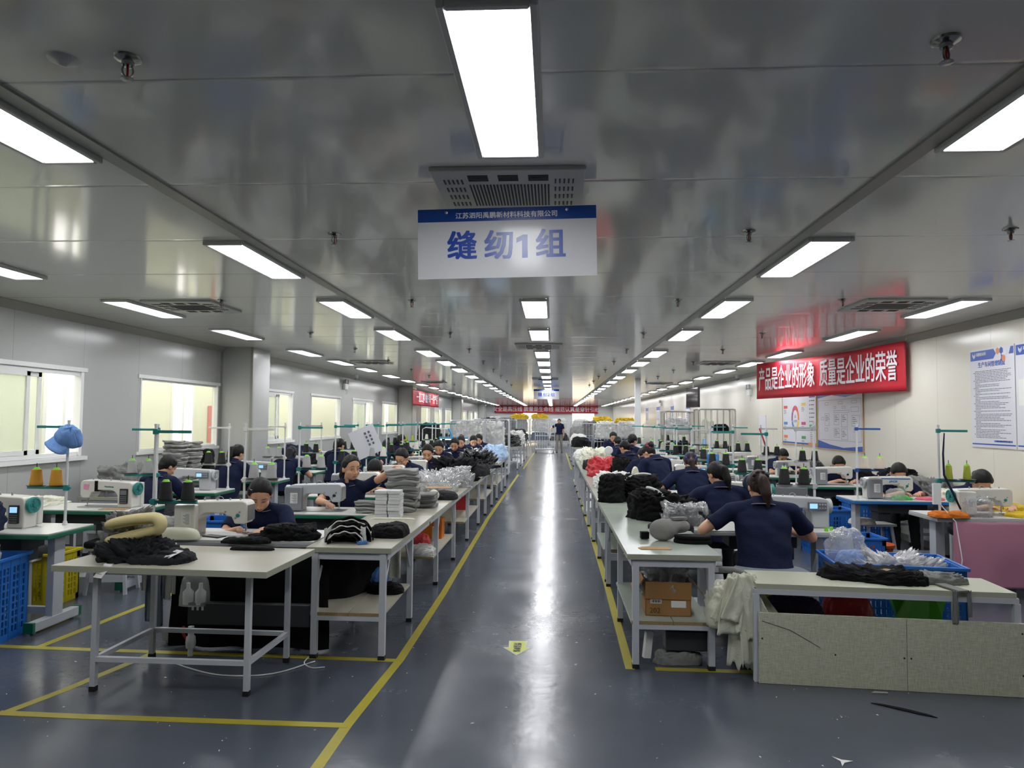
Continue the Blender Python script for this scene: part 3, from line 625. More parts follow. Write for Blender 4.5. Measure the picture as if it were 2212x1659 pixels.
def machine(x, y, rz, label, style='teal'):
    white = style in ('teal', 'blue', 'tealkey')
    o = thing('sewing_machine', label, 'sewing machine', (x, y, TZ), rz, 'industrial sewing machines'); o.scale = (1, 1, .9)
    part('machine_body', 'mb'+('w' if style != 'grey' else 'g'), lambda: m_body(M_mw if style != 'grey' else M_mg2), o, bev=.014, seg=3)
    part('bed_plate', 'mbed', lambda: MB().bx(-.3, .24, -.09, .09, .0, .006).mesh('bed', M_steel), o, bev=.002)
    # back cover on the pillar
    ck = {'teal': M_mw, 'tealkey': M_mw, 'blue': M_mg, 'grey': M_mg, 'jackw': M_mg}[style]
    part('back_cover', 'mcov'+ck.name, lambda: MB().bx(.085, .25, .07, .135, .012, .262).mesh('cover', ck), o, bev=.015, seg=3)
    lp = part('label_plate', 'mlab', lambda: MB().bx(.12, .19, .1355, .137, .09, .2).mesh('label', M_lbl), o)
    part('print_lines', 'mlabt', lambda: [b := MB(), [b.bx(.126, .126+.03+.02*((i*7) % 3)/2, .137, .1376, .1+.009*i, .1035+.009*i) for i in range(10)], b.mesh('lines', M_pan)][2], lp)
    # face plate end, thread guides, needle
    def guides():
        b = MB(); b.bx(-.289, -.284, -.06, .06, .125, .255)
        for xx, zz in ((-.2, .283), (-.12, .283), (-.02, .283), (.08, .283)): b.cyl((xx, 0, zz), (xx, 0, zz+.022), .008, .006, 8)
        b.tube([(-.04+.028*math.cos(t), 0, .29+.028*math.sin(t)) for t in [PI*i/10 for i in range(11)]], .0025, 6)
        b.cyl((-.235, -.03, .1), (-.235, -.03, .03), .006, n=8); b.cyl((-.235, .0, .11), (-.235, 0, .06), .005, n=8); b.bx(-.25, -.22, -.045, .0, .012, .02); b.cyl((-.235, -.028, .03), (-.235, -.028, .01), .0025, n=6)
        for xx, yy, zz in ((-.23, .077, .2), (-.2, .077, .15), (-.12, .077, .2)): b.cyl((xx, yy-.01, zz), (xx, yy+.004, zz), .007, n=8)
        return b.mesh('guides', M_steel, .6)
    part('thread_guides', 'mguide', guides, o)
    part('tension_knob', 'mknob'+style, lambda: MB().lathe([(.004, -.02), (.02, -.018), (.022, -.006), (.014, 0), (.002, .0)], (-.215, .077, .17), 14, 'Y').mesh('knob', M_teal if white else M_black, .8), o)
    wm = M_teal if style in ('teal', 'tealkey') else M_mg2
    def wheel():
        b = MB(); b.lathe([(.02, 0), (.062, .002), (.07, .012), (.07, .032), (.058, .036), (.05, .028), (.022, .028), (.02, .04), (.004, .042)], (.24, 0, .2), 24, 'X'); return b.mesh('wheel', wm, .7)
    hwh = part('hand_wheel', 'mwh'+wm.name, wheel, o)
    def spk():
        b = MB(); 
        for i in range(8): b.box((.27, .036*math.cos(i*PI/4), .2+.036*math.sin(i*PI/4)), (.004, .018, .006), M=Matrix.Rotation(i*PI/4, 3, 'X'))
        return b.mesh('spokes', M_steel if wm == M_teal else M_pan)
    part('spokes', 'mspk'+wm.name, spk, hwh)
    # operator side panel
    if style in ('teal', 'tealkey'):
        p = part('control_panel', 'mpk', lambda: MB().bx(.125, .205, -.09, -.072, .045, .205).mesh('panel', M_key), o, bev=.004)
        part('screen', 'mpks'+style, lambda: MB().bx(.135, .195, -.0915, -.0895, .14, .19).mesh('screen', M_screen if style == 'teal' else M_pan), p)
        part('keys', 'mpkk', lambda: [b := MB(), [b.box((.14+.0165*i, -.091, .06+.02*j), (.011, .003, .011)) for i in range(4) for j in range(4)], b.mesh('keys', M_pan)][2], p)
    else:
        p = part('control_panel', 'mpg', lambda: MB().bx(.06, .215, -.095, -.072, .165, .245).mesh('panel', M_pan), o, bev=.006)
        part('screen', 'mpgs', lambda: MB().bx(.072, .135, -.0965, -.0945, .185, .23).mesh('screen', M_screen), p)
        part('keys', 'mpgk', lambda: [b := MB(), [b.cyl((.155+.022*i, -.094, .222), (.155+.022*i, -.099, .222), .007, n=10) for i in range(3)], [b.box((.155+.022*i, -.096, .19), (.014, .003, .008)) for i in range(3)], b.mesh('keys', M_mg2)][3], p)
    if style == 'blue':
        part('blue_stripe', 'mstb', lambda: MB().bx(-.25, .08, .0745, .0765, .255, .27).mesh('stripe', M_stblue), o)
        text('lettering', 'JACK', .032, M_stblue, o, (-.06, .078, .228), (PI/2, 0, PI), 1.3, .0012)
    if style in ('teal', 'tealkey'):
        text('lettering', 'Nanbang', .026, M_teal, o, (.01, -.0765, .225), (PI/2, 0, 0), 1, .0004)
    return o
def stool(x, y, rz, label, cushion=None, h=.43):
    o = thing('work_stool', label, 'stool', (x, y, 0), rz, 'work stools')
    part('seat', 'stseat%.2f' % h, lambda: MB().bx(-.19, .19, -.14, .14, h-.03, h).mesh('seat', M_top), o, bev=.008)
    for sx in (-1, 1):
        for sy in (-1, 1): part('leg', 'stl%d%d%.2f' % (sx, sy, h), lambda: MB().bar((sx*.14, sy*.1, h-.03), (sx*.18, sy*.14, .0), .028).mesh('leg', M_leg), o)
    for sy in (-1, 1): part('stretcher', 'ststr', lambda: MB().box((0, 0, .16), (.3, .014, .09)).mesh('str', M_leg), o, (0, sy*.125, 0))
    if cushion:
        cushion(o)
    return o
def table(x, y, rz, label, edge='green', w=1.2, d=.54, z=TZ):
    """sewing machine table; origin at middle of the floor below the top"""
    o = thing('sewing_table', label, 'table', (x, y, 0), rz, 'sewing machine tables')
    part('table_top', 'ttop%.2f%.2f' % (w, d), lambda: MB().bx(-w/2, w/2, -d/2, d/2, z-.012, z).mesh('top', M_top), o, bev=.003)
    part('edge_band', 'tedg%s%.2f%.2f' % (edge, w, d), lambda: MB().bx(-w/2-.004, w/2+.004, -d/2-.004, d/2+.004, z-.045, z-.0121).mesh('edge', M_edge[edge]), o, bev=.006)
    for s in (-1, 1):
        def lg():
            b = MB(); X = s*(w/2-.12); b.bx(X-.03, X+.03, -.06, .06, .05, z-.045); b.bx(X-.035, X+.035, -.25, .25, .02, .09)
            for yy in (-.22, .22): b.cyl((X, yy, 0), (X, yy, .025), .018, n=10)
            return b.mesh('leg', M_leg)
        l = part('leg', 'tleg%d%.2f' % (s, w), lg, o, bev=.004)
        if edge == 'green': part('foot_cap', 'tcap%d%.2f' % (s, w), lambda: [b := MB(), [b.box((s*(w/2-.12), yy*.262, .055), (.078, .026, .078)) for yy in (-1, 1)], b.mesh('cap', M_edge['green'])][2], l)
    part('crossbar', 'tbar%.2f' % w, lambda: [b := MB(), b.bx(-w/2+.15, w/2-.15, -.02, .02, .1, .15), b.mesh('bar', M_leg)][2], o)
    part('motor_box', 'tmot', lambda: [b := MB(), b.bx(-.28, .28, -.12, .14, z-.16, z-.046), b.bx(.12, .26, -.1, .1, z-.26, z-.16), b.mesh('motor', M_dkgrey)][3], o, bev=.006)
    part('treadle', 'ttre', lambda: MB().box((0, -.05, .12), (.34, .22, .02), M=Matrix.Rotation(.2, 3, 'X')).mesh('treadle', M_leg), o)
    return o
CONE_COL = {'black': '#17181a', 'white': '#dcd9d0', 'grey': '#a9aaa8', 'gold': '#c08a1e', 'lime': '#a9b23a', 'cream': '#d8cbb8', 'skyblue': '#8fb0d8'}
M_neon = mat('neon_core', '#7fd42a', .5)
def cone(x, y, z, colr, label, r=.05, h=.13, group='thread cones on stands'):
    M_c = mat('thread_'+colr, CONE_COL[colr], .7, bump=.3, bscale=160, stretch=(.02, .02, 1))
    o = thing('thread_cone', label, 'thread cone', (x, y, z), 0, group)
    part('thread', 'cone%s%.3f%.3f' % (colr, r, h), lambda: MB().lathe([(r*.93, 0), (r, .006), (r*.72, h), (r*.62, h+.002)], n=20).mesh('thread', M_c, .6), o)
    part('core_tip', 'conet%.3f%.3f%s' % (r, h, colr == 'white'), lambda: MB().lathe([(r*.55, h), (r*.38, h+.016), (r*.2, h+.018)], n=14).mesh('tip', M_neon, .7), o)
    return o
def stand(x, y, rz, label, color='teal', base=TZ, h=.78, arms=1, tray=.3):
    o = thing('thread_stand', label, 'thread stand', (x, y, base), rz, 'thread stands')
    ca = {'teal': M_teal, 'white': M_mw, 'blue': mat('blue_arm', '#2050a0', .4), 'grey': M_mg2}[color]
    part('pole', 'stp%.2f' % h, lambda: [b := MB(), b.cyl((0, 0, 0), (0, 0, h), .011, n=10), b.cyl((0, 0, 0), (0, 0, .03), .022, .014, n=12), b.cyl((0, 0, h), (0, 0, h+.018), .013, n=10), b.mesh('pole', M_white, .6)][4], o)
    def arm(): 
        b = MB(); b.box((-.125, 0, h-.04), (.29, .022, .022)); b.box((0, 0, h-.04), (.034, .03, .04)); return b.mesh('arm', ca)
    part('guide_arm', 'sta%s%.2f' % (color, h), arm, o, bev=.003)
    def tr():
        b = MB(); b.box((-.15, 0, tray), (.36, .028, .022)); b.box((0, 0, tray), (.036, .034, .045)); return b.mesh('tray_bar', ca)
    part('tray_bar', 'stt%s%.2f' % (color, tray), tr, o, bev=.003)
    def ds():
        b = MB()
        for xx in (-.09, -.26): b.lathe([(.012, tray+.012), (.07, tray+.014), (.072, tray+.018), (.012, tray+.02)], (xx, 0, 0), 20); b.cyl((xx, 0, tray+.018), (xx, 0, tray+.2), .003, n=6)
        return b.mesh('spool_dish', M_black, .6)
    part('spool_dish', 'std%.2f' % tray, ds, o)
    return o
def station(n, row, x, y, face, style, edge, cones=('black', 'black'), arm='teal', w=1.2, h=.78, mdx=0, tr=.3, tip=None, sdx=.0, two=True):
    """x, y: middle of the table. face: +1 operator looks to the far end, -1 operator looks at the camera"""
    rz = 0 if face > 0 else PI; rr = ROWN[row]; s = 1 if face > 0 else -1
    who = '%s %s' % (ORD[n], rr)
    table(x, y, rz, '%s edged sewing table, %s' % (edge, who), edge, w)
    machine(x+s*mdx, y+s*.02, rz, '%s sewing machine, %s' % ({'teal': 'white teal wheeled lit screen', 'tealkey': 'white teal wheeled', 'blue': 'blue striped white and grey', 'grey': 'grey', 'jackw': 'white headed grey backed'}[style], who), style)
    if arm:
        sx, sy = x+s*(w/2-.06+sdx), y+s*.2
        stand(sx, sy, rz, '%s armed thread stand, %s' % (arm, who), arm, h=h, tray=tr)
        for k, c in enumerate(cones):
            if c: cone(sx-s*(.09+.17*k), sy, TZ+tr+.018, c, '%s thread cone %s the pole, %s' % (c, ['next to', 'farther from'][k], who), .05 if c != 'lime' else .036, .13)
ROWN = {'A': 'along the windows', 'B': 'in window half aisle row', 'C': 'in poster half aisle row', 'D': 'along the poster wall'}
# row A, operators face away
A_ = [(-4.4, 5.45, 'teal', ('gold', 'gold'), 'teal', .0), (-4.55, 6.8, 'tealkey', ('grey', 'grey'), 'teal', .2), (-4.6, 8.5, 'grey', ('black', 'black'), 'white', .2), (-4.5, 10.1, 'grey', ('grey', 'grey'), 'white', .2), (-4.5, 11.75, 'grey', ('black', 'black'), 'grey', .1), (-4.3, 13.3, 'jackw', ('black', 'black'), 'teal', .1), (-4.3, 14.9, 'teal', ('grey', 'grey'), 'teal', .1), (-4.2, 16.5, 'jackw', ('black', 'black'), 'teal', .1), (-4.1, 18.1, 'jackw', ('lime', 'lime'), 'teal', .1), (-3.9, 20, 'jackw', ('black', 'white'), 'teal', .1), (-3.8, 22, 'jackw', ('black', 'black'), 'teal', .1), (-3.7, 24, 'jackw', ('black', 'black'), 'teal', .1)]
for i, (x, y, st, cn, ar, md) in enumerate(A_): station(i, 'A', x, y, 1, st, 'green', cn or (), ar, mdx=md, h=.84 if i == 0 else .8, sdx=-.14 if i == 0 else 0)
# row B, operators face the camera
B_ = [(-2.32, 5.34, 'teal', ('black', 'black'), 'teal'), (-2.28, 6.8, 'grey', ('grey', 'grey'), 'white'), (-2.3, 8.3, 'jackw', ('grey', 'grey'), 'teal'), (-2.28, 9.6, 'tealkey', ('black', 'black'), 'teal'), (-2.2, 10.9, 'teal', ('grey', 'white'), 'teal'), (-2.2, 12.2, 'jackw', ('black', 'black'), 'teal'), (-2.2, 13.5, 'jackw', ('black', 'white'), 'teal'), (-2.15, 14.9, 'jackw', ('black', 'black'), 'teal'), (-2.1, 16.2, 'jackw', ('black', 'black'), 'teal'), (-2.0, 17.4, 'jackw', ('black', 'black'), 'teal')]
for i, (x, y, st, cn, ar) in enumerate(B_): station(i, 'B', x, y, -1, st, 'grey' if i == 0 else 'green', cn, ar, mdx=.26 if i == 0 else .02, h=.82, tr=.26 if i == 0 else .3, sdx=.1)
# row C
C_ = [(1.76, 6.22, 'grey', ('black', 'black'), 'grey'), (1.76, 7.62, 'tealkey', ('black', 'black'), 'teal'), (1.76, 9.05, 'jackw', ('black', 'black'), 'teal'), (1.78, 10.5, 'jackw', ('black', 'black'), 'grey'), (1.78, 11.9, 'jackw', ('black', 'black'), 'teal'), (1.78, 13.3, 'jackw', ('grey', 'grey'), 'teal'), (1.78, 14.7, 'jackw', ('black', 'grey'), 'teal'), (1.78, 16.2, 'jackw', ('grey', 'grey'), 'teal'), (1.7, 17.7, 'jackw', ('black', 'grey'), 'teal')]
for i, (x, y, st, cn, ar) in enumerate(C_): station(i, 'C', x, y, 1, st, 'grey' if i == 0 else 'green', cn, ar, mdx=.33 if i == 0 else .28, h=.88 if i == 0 else .8, tr=.33)
# row D
D_ = [(4.25, 7.28, 'teal', ('lime', 'lime'), 'teal', .6), (4.08, 8.72, 'blue', ('cream', 'cream'), 'blue', .14), (3.98, 10.5, 'jackw', ('black', 'black'), 'grey', .0), (3.95, 12.1, 'jackw', ('black', 'black'), 'grey', .0), (3.9, 13.7, 'jackw', ('black', 'black'), 'teal', .0), (3.85, 15.2, 'jackw', ('black', 'black'), 'teal', .0), (3.8, 17, 'jackw', ('grey', 'skyblue'), 'teal', .0), (3.7, 19, 'jackw', ('grey', 'black'), 'teal', .0), (3.6, 21, 'jackw', ('black', 'black'), 'teal', .0)]
for i, (x, y, st, cn, ar, md) in enumerate(D_): station(i, 'D', x, y, -1, st, ['grey', 'blue', 'green'][min(i, 2)], cn, ar, mdx=.08 if i == 0 else md, h=.86 if i < 2 else .82, tr=.34)
# ------------------------------------------------------------------ tables along the aisle
M_ltop = mat('pale_worktop', '#aeaa9a', .3, var=.05, vscale=4); M_lband = mat('worktop_edge_pale', '#a3a693', .5); M_gtop = mat('greenish_worktop', '#a3aba0', .25, var=.06, vscale=5)
M_wleg = mat('white_steel_leg', '#c3c7ce', .35, var=.06, vscale=12); M_chip = mat('chipboard', '#9a8258', .8, bump=.4, bscale=120, var=.3, vscale=90); M_shelf = mat('shelf_board', '#b1ad9c', .5, var=.08, vscale=4)
M_cap = mat('black_foot', '#141414', .6)
def worktable(x0, x1, y0, y1, legs, label, top, shelf=(), z=TZ, loose=False, braces=True):
    o = thing('work_table', label, 'table', ((x0+x1)/2, y0, 0), 0, 'long aisle work tables'); w = (x1-x0)/2; L = y1-y0
    obj('table_top', MB().bx(-w, w, 0, L, z-.006, z).mesh('top', top), o)
    obj('edge_band', MB().bx(-w, w, 0, L, z-.035, z-.0061).mesh('edge', M_lband), o)
    b = MB(); i = .05
    for X in (-w+i, w-i): b.bx(X-.02, X+.02, .03, L-.03, z-.085, z-.035)
    for Y in (.04, L-.04): b.bx(-w+i, w-i, Y-.02, Y+.02, z-.085, z-.035)
    obj('apron', b.mesh('apron', M_wleg), o)
    for Y in legs:
        Y -= y0
        for s in (-1, 1):
            X = s*(w-i-.01)
            l = obj('leg', MB().bx(X-.021, X+.021, Y-.021, Y+.021, .03, z-.035).mesh('leg', M_wleg), o)
            obj('foot', MB().bx(X-.023, X+.023, Y-.023, Y+.023, 0, .03).mesh('foot', M_cap), l)
            if braces: obj('brace', MB().tube([(X, Y, z-.33), (X, Y+(.22 if Y < L/2 else -.22), z-.05)], .009, 6).mesh('brace', M_wleg, 1), l)
        obj('crossbar', MB().bx(-w+i, w-i, Y-.015, Y+.015, .26, .29).mesh('crossbar', M_wleg), o)
    for a, e in shelf:
        for X0, X1 in ((-w+.03, -.003), (.003, w-.05)):
            s = obj('shelf', MB().bx(X0, X1, a-y0, e-y0, .295, .313).mesh('shelf', M_shelf if top == M_ltop else M_gtop), o)
            obj('raw_edge', MB().bx(X0, X1, a-y0-.002, a-y0, .291, .313).mesh('raw', M_chip), s)
    return o
LU = [(4.86, 6.57, (4.89, 5.82), [(4.88, 5.78)]), (6.58, 8.86, (7.12, 8.37), [(6.9, 8.3)]), (8.87, 11.5, (9.71, 11.16), [(9.3, 11.1)]), (11.51, 14.1, (12.3, 13.6), [(12.0, 13.7)]), (14.11, 17.7, (14.8, 16.2, 17.4), [(14.6, 17.2)])]
for i, (a, e, lg, sh) in enumerate(LU):
    worktable(-1.70+.01*i, -1.105, a, e, lg, '%s pale topped folding table from the front on the window side of the aisle' % ORD[i], M_ltop, sh)
RU = [(4.83, 7.28, (4.87, 5.97, 7.2), [(4.86, 6.0)]), (7.29, 9.9, (7.4, 8.62, 9.8), [(7.5, 8.6)]), (9.91, 12.5, (10.0, 11.2, 12.4), []), (12.51, 15.1, (12.6, 13.8, 15.0), []), (15.11, 18.0, (15.2, 16.5, 17.9), [])]
for i, (a, e, lg, sh) in enumerate(RU):
    worktable(.5, 1.12, a, e, lg, '%s greenish topped folding table from the front on the poster side of the aisle' % ORD[i], M_gtop, sh, braces=i > 0 or True)
for i, (a, e) in enumerate(((23.5, 26), (26.1, 29), (29.1, 32))):
    worktable(-1.75, -1.12, a, e, (a+.2, e-.2), 'far table %s beyond the gap, window side of the aisle' % ORD[i], M_ltop)
    worktable(.68, 1.3, a, e, (a+.2, e-.2), 'far table %s beyond the gap, poster side of the aisle' % ORD[i], M_gtop)
# front table standing across the end of the window half
o = thing('work_table', 'white table on thin steel legs with low stretchers, nearest the camera', 'table', (-2.3, 4.5, 0))
obj('table_top', MB().box((0, -.05, TZ-.003), (1.34, .74, .006), rz=-.045).mesh('top', M_ltop), o); obj('edge_band', MB().box((0, -.05, TZ-.021), (1.34, .74, .03), rz=-.045).mesh('edge', M_lband), o)
for x, y in ((-.455, -.3), (.49, -.3), (.505, .29), (-.44, .3)):
    l = obj('leg', MB().bx(x-.016, x+.016, y-.016, y+.016, .025, TZ-.036).mesh('leg', M_wleg), o); obj('foot', MB().bx(x-.018, x+.018, y-.018, y+.018, 0, .03).mesh('foot', M_cap), l)
for p, q in (((-.455, -.3), (.49, -.3)), ((-.44, .3), (.505, .29)), ((-.455, -.3), (-.44, .3)), ((.49, -.3), (.505, .29))): obj('stretcher', MB().bar((p[0], p[1], .19), (q[0], q[1], .19), .028).mesh('stretcher', M_wleg), o)
for p, q in (((-.455, -.3), (.49, -.3)), ((-.44, .3), (.505, .29))): obj('apron', MB().bar((p[0], p[1], TZ-.05), (q[0], q[1], TZ-.05), .028).mesh('apron', M_wleg), o)
# ------------------------------------------------------------------ cloth, bags and heaps
def cm(n, c, **k): k.setdefault('rough', .85); k.setdefault('bump', .3); k.setdefault('bscale', 60); k.setdefault('spec', .2); return mat('cloth_'+n, c, **k)
M_cb = cm('black', '#0c0c0e'); M_cd = cm('charcoal', '#242528'); M_cg = cm('grey', '#7b7c7a'); M_clg = cm('light_grey', '#a1a19d'); M_cw = cm('white', '#d3d3cf'); M_cream = cm('cream', '#d9d9c6'); M_cpink = mat('pink_tablecloth', '#b87d92', .7, bump=.15, bscale=5); M_cblue = cm('blue', '#4e78b5'); M_cred = cm('red', '#c23c3f', rough=.5)
M_cyel = cm('yellow', '#d8b634'); M_corg = cm('orange', '#d0752a'); M_cnavy = cm('navy', '#1d2740'); M_cslate = cm('slate', '#6c788a'); M_ctan = cm('tan', '#a58a66'); M_cstr = cm('pale_blue', '#a9c2de')
M_bag = mat_film('clear_plastic', '#e8ebec', .28, .12, .3); M_bagw = mat_film('white_plastic', '#e4e4e6', .75, .25, .4); M_bagb = mat('black_plastic_bag', '#0e0f11', .25, spec=.6, bump=.5, bscale=20); M_bagr = mat('red_plastic_bag', '#c8323a', .3, bump=.3, bscale=15)
def heap_mesh(name, mt, w, d, h, seed, fold=.5, amp=.22, top=.5, nu=88, nv=34, layers=0, sharp=1.0):
    R = random.Random(seed); off = Vector((R.uniform(0, 50), R.uniform(0, 50), R.uniform(0, 50))); b = MB(); vs = []; Q = Euler((R.uniform(0, 3), R.uniform(0, 3), R.uniform(0, 3))).to_matrix()
    for j in range(nv+1):
        v = j/nv; ph = v*PI/2
        rr = math.cos(ph)**top; zz = math.sin(ph)**.8
        for i in range(nu):
            a = 2*PI*i/nu; c, s = math.cos(a), math.sin(a); se = (abs(c)**3+abs(s)**3)**(-1/3)
            p = Vector((c*se*rr, s*se*rr, zz))
            q = Vector((p.x*w/2, p.y*d/2, p.z*h))*4.6+off
            q2 = Q @ q; q2 = Vector((q2.x*1.1, q2.y*.32, q2.z*1.2))+noise.noise_vector(q*1.6)*.55
            r1, r2 = abs(noise.noise(q2*1.9))**.8*2.2, abs(noise.noise(q2*5.2*sharp+off))**.8*2.2
            n = noise.noise(q*1.2)*.5+(r1-.5)*.42*fold+(r2-.5)*.26*fold+noise.noise(q*9)*.02
            sz = min(w, d, h*2.2)/2; dl = amp*n*1.5*sz; k = 1
            if layers: k += .1*abs(math.sin(layers*PI*(zz+.35*noise.noise(q*1.0))))**.6-.06
            z = p.z*h+amp*1.3*n*min(sz, h)*min(1, p.z*2.5)
            if j == 0: z = 0
            vs.append((p.x*w/2*k+c*dl, p.y*d/2*k+s*dl, max(0, z)))
    fs = [(j*nu+i, j*nu+(i+1) % nu, (j+1)*nu+(i+1) % nu, (j+1)*nu+i) for j in range(nv-1) for i in range(nu)]
    fs += [tuple(range(nu-1, -1, -1))]
    t = len(vs); vs = vs[:nv*nu]+[(0, 0, sum(v[2] for v in vs[(nv-1)*nu:nv*nu])/nu)]; fs += [((nv-1)*nu+i, (nv-1)*nu+(i+1) % nu, nv*nu) for i in range(nu)]
    b.add(vs, fs); return b.mesh(name, mt, 4)
def heap(name, label, cat, mt, x, y, z, w, d, h, seed=1, rz=0, kind=None, **k):
    key = ('heap', mt.name, w, d, h, seed, str(k))
    if key not in CACHE: CACHE[key] = heap_mesh(name, mt, w, d, h, seed, **k)
    return tag(obj(name, CACHE[key], None, (x, y, z), rz), label, cat, None, kind)
def slab(name, mt, w, d, t, seed, r=.3, wav=.02):
    """one folded cloth piece: a soft slab with an uneven outline"""
    R = random.Random(seed); b = MB(); n = 36; vs = []; o = R.uniform(0, 99)
    for zz, k in ((0, .96), (t*.3, 1.0), (t*.75, 1.0), (t, .95)):
        for i in range(n):
            a = 2*PI*i/n; c, s = math.cos(a), math.sin(a); se = (abs(c)**5+abs(s)**5)**(-.2)
            e = 1+wav*6*noise.noise(Vector((c*2+o, s*2, zz*20+o)))
            vs.append((c*se*w/2*k*e, s*se*d/2*k*e, zz+.02*noise.noise(Vector((c*1.6+seed*.1, s*1.6, 3)))+.006*noise.noise(Vector((c*4, s*4, o)))*(zz > 0)))
    fs = [(j*n+i, j*n+(i+1) % n, (j+1)*n+(i+1) % n, (j+1)*n+i) for j in range(3) for i in range(n)]+[tuple(range(n-1, -1, -1)), tuple(range(3*n, 4*n))]
    return b.add(vs, fs).mesh(name, mt, 1.0)
def stack(name, what, cat, mt, x, y, z, w, d, t, n, seed, place, group, jit=.012, rz=0, mats=None, r=.02):
    R = random.Random(seed)
    for k in range(n):
        m = mats[k % len(mats)] if mats else mt; key = ('slab', m.name, w, d, t, k % 4, seed % 3)
        if key not in CACHE: CACHE[key] = slab(name, m, w, d, t, seed*7+k)
        o = obj(name, CACHE[key], None, (x+R.uniform(-jit, jit), y+R.uniform(-jit, jit), z+k*t*.97), rz+R.uniform(-.1, .1)*(r/.02))
        tag(o, '%s, %s from the bottom %s' % (what, ORD[k], place), cat, group)
def drape(name, label, cat, mt, x, y, z, w, h, folds, amp, rz=0, seed=1, thick=.003, flare=0, parent=None, rag=0, nv=24):
    def fn(u, v):
        s = (u-.5); f = math.sin(folds*2*PI*u+noise.noise(Vector((seed, u*3, v*1.5)))*2.2)*amp*(.35+.65*v)+noise.noise(Vector((u*4+seed, v*3, 0)))*amp
        return Vector((s*w*(1+flare*v), f, -h*v*(1+rag*noise.noise(Vector((u*7, seed*3, 0)))) + .01*noise.noise(Vector((u*5, seed, v*2)))))
    me = MB().grid(fn, max(16, int(folds*10)), nv).mesh(name, mt, 4)
    o = obj(name, me, parent, (x, y, z), rz); m = o.modifiers.new('solid', 'SOLIDIFY'); m.thickness = thick
    return tag(o, label, cat) if not parent else o
def cratem(w, d, h, mt, pitch=.035):
    b = MB(); t = .012
    b.bx(-w/2+.02, w/2-.02, -d/2+.02, d/2-.02, 0, t)
    def side(L, ax, sg):
        def P(u0, u1, z0, z1, th=t):
            if ax == 'x': b.bx(u0, u1, sg*(d/2-.006)-th/2, sg*(d/2-.006)+th/2, z0, z1)
            else: b.bx(sg*(w/2-.006)-th/2, sg*(w/2-.006)+th/2, u0, u1, z0, z1)
        P(-L/2, L/2, 0, .05); P(-L/2, L/2, h-.07, h); P(-L/2, -L/2+.04, 0, h); P(L/2-.04, L/2, 0, h)
        k = int((h-.12)/.06); n = int(L/pitch)
        for i in range(1, k+1): P(-L/2, L/2, .05+(h-.12)*i/(k+1)-.006, .05+(h-.12)*i/(k+1)+.006, t*.8)
        for i in range(1, n): u = -L/2+L*i/n; P(u-.007, u+.007, .04, h-.05, t*.7)
        P(-.012, .012, 0, h, t*1.5); P(-L/4-.01, -L/4+.01, 0, h, t*1.4); P(L/4-.01, L/4+.01, 0, h, t*1.4)
        P(-L/2+.02, L/2-.02, .04, h-.05, t*.3) if pitch < .03 else None
    side(w, 'x', 1); side(w, 'x', -1); side(d, 'y', 1); side(d, 'y', -1); return b.mesh('basket', mt)
M_cr = {'blue': mat('blue_crate_plastic', '#1f69bd', .4), 'yellow': mat('yellow_crate_plastic', '#c2b21c', .4), 'orange': mat('orange_basket_plastic', '#c75a2c', .4), 'navy': mat('navy_bin_plastic', '#1c3f92', .4), 'green': mat('green_box_plastic', '#1f6b33', .45)}
def crate(x, y, z, w, d, h, c, label, rz=0, pitch=.035):
    o = thing('plastic_crate', label, 'crate', (x, y, z), rz)
    part('basket_wall', 'cr%s%.2f%.2f%.2f' % (c, w, d, h), lambda: cratem(w, d, h, M_cr[c], pitch), o)
    def rim():
        b = MB(); e = .018
        for s in (-1, 1): b.bx(-w/2-e, w/2+e, s*d/2-e*(s < 0), s*d/2+e*(s > 0), h-.012, h+.012); b.bx(s*w/2-e*(s < 0), s*w/2+e*(s > 0), -d/2, d/2, h-.012, h+.012)
        return b.mesh('rim', M_cr[c])
    part('rim', 'crr%s%.2f%.2f%.2f' % (c, w, d, h), rim, o, bev=.004); return o
# --- on the nearest table
heap('garment_pile', 'coil of ruffled grey covers behind the cream foam cushion', 'garments', M_cg, -2.78, 4.56, TZ, .28, .28, .25, 3, fold=1.6, amp=.3, kind='stuff', sharp=2)
heap('garment_pile', 'pile of charcoal garments under the cream foam cushion', 'garments', M_cd, -2.6, 4.36, TZ, .4, .32, .12, 5, fold=1.5, amp=.3, kind='stuff', sharp=1.6)
heap('garment_pile', 'flat dark grey garments with white tag beside the foam cushion', 'garments', M_cd, -2.4, 4.3, TZ, .36, .26, .06, 8, fold=1.3, amp=.25, kind='stuff')
M_foam = mat('cream_foam', '#c9bb86', .6, bump=.1, bscale=120)
b = MB(); pts = [(-.19, 0, .0), (-.1, -.005, .0), (0, 0, .008), (.1, 0, .016)]+[(.12+.04*math.sin(t), 0, .06-.04*math.cos(t)) for t in [PI*i/10 for i in range(11)]]+[(.09, 0, .104), (0, .0, .108), (-.1, 0, .104), (-.18, 0, .094)]
b.tube(pts, [.026, .035]+[.037]*(len(pts)-4)+[.037, .028], 18)
fm = b.mesh('foam', M_foam, 4)
for v in fm.vertices: v.co.y *= 1.7
o = tag(obj('foam_cushion', fm, None, (-2.62, 4.36, TZ+.135), .12, rot=(0, -.14, .12)), 'cream foam cushion folded in a U on the charcoal garments', 'cushion')
m = o.modifiers.new('s', 'SUBSURF'); m.levels = 1; m.render_levels = 1
M_tag = mat('white_paper_tag', '#d9d9d9', .6)
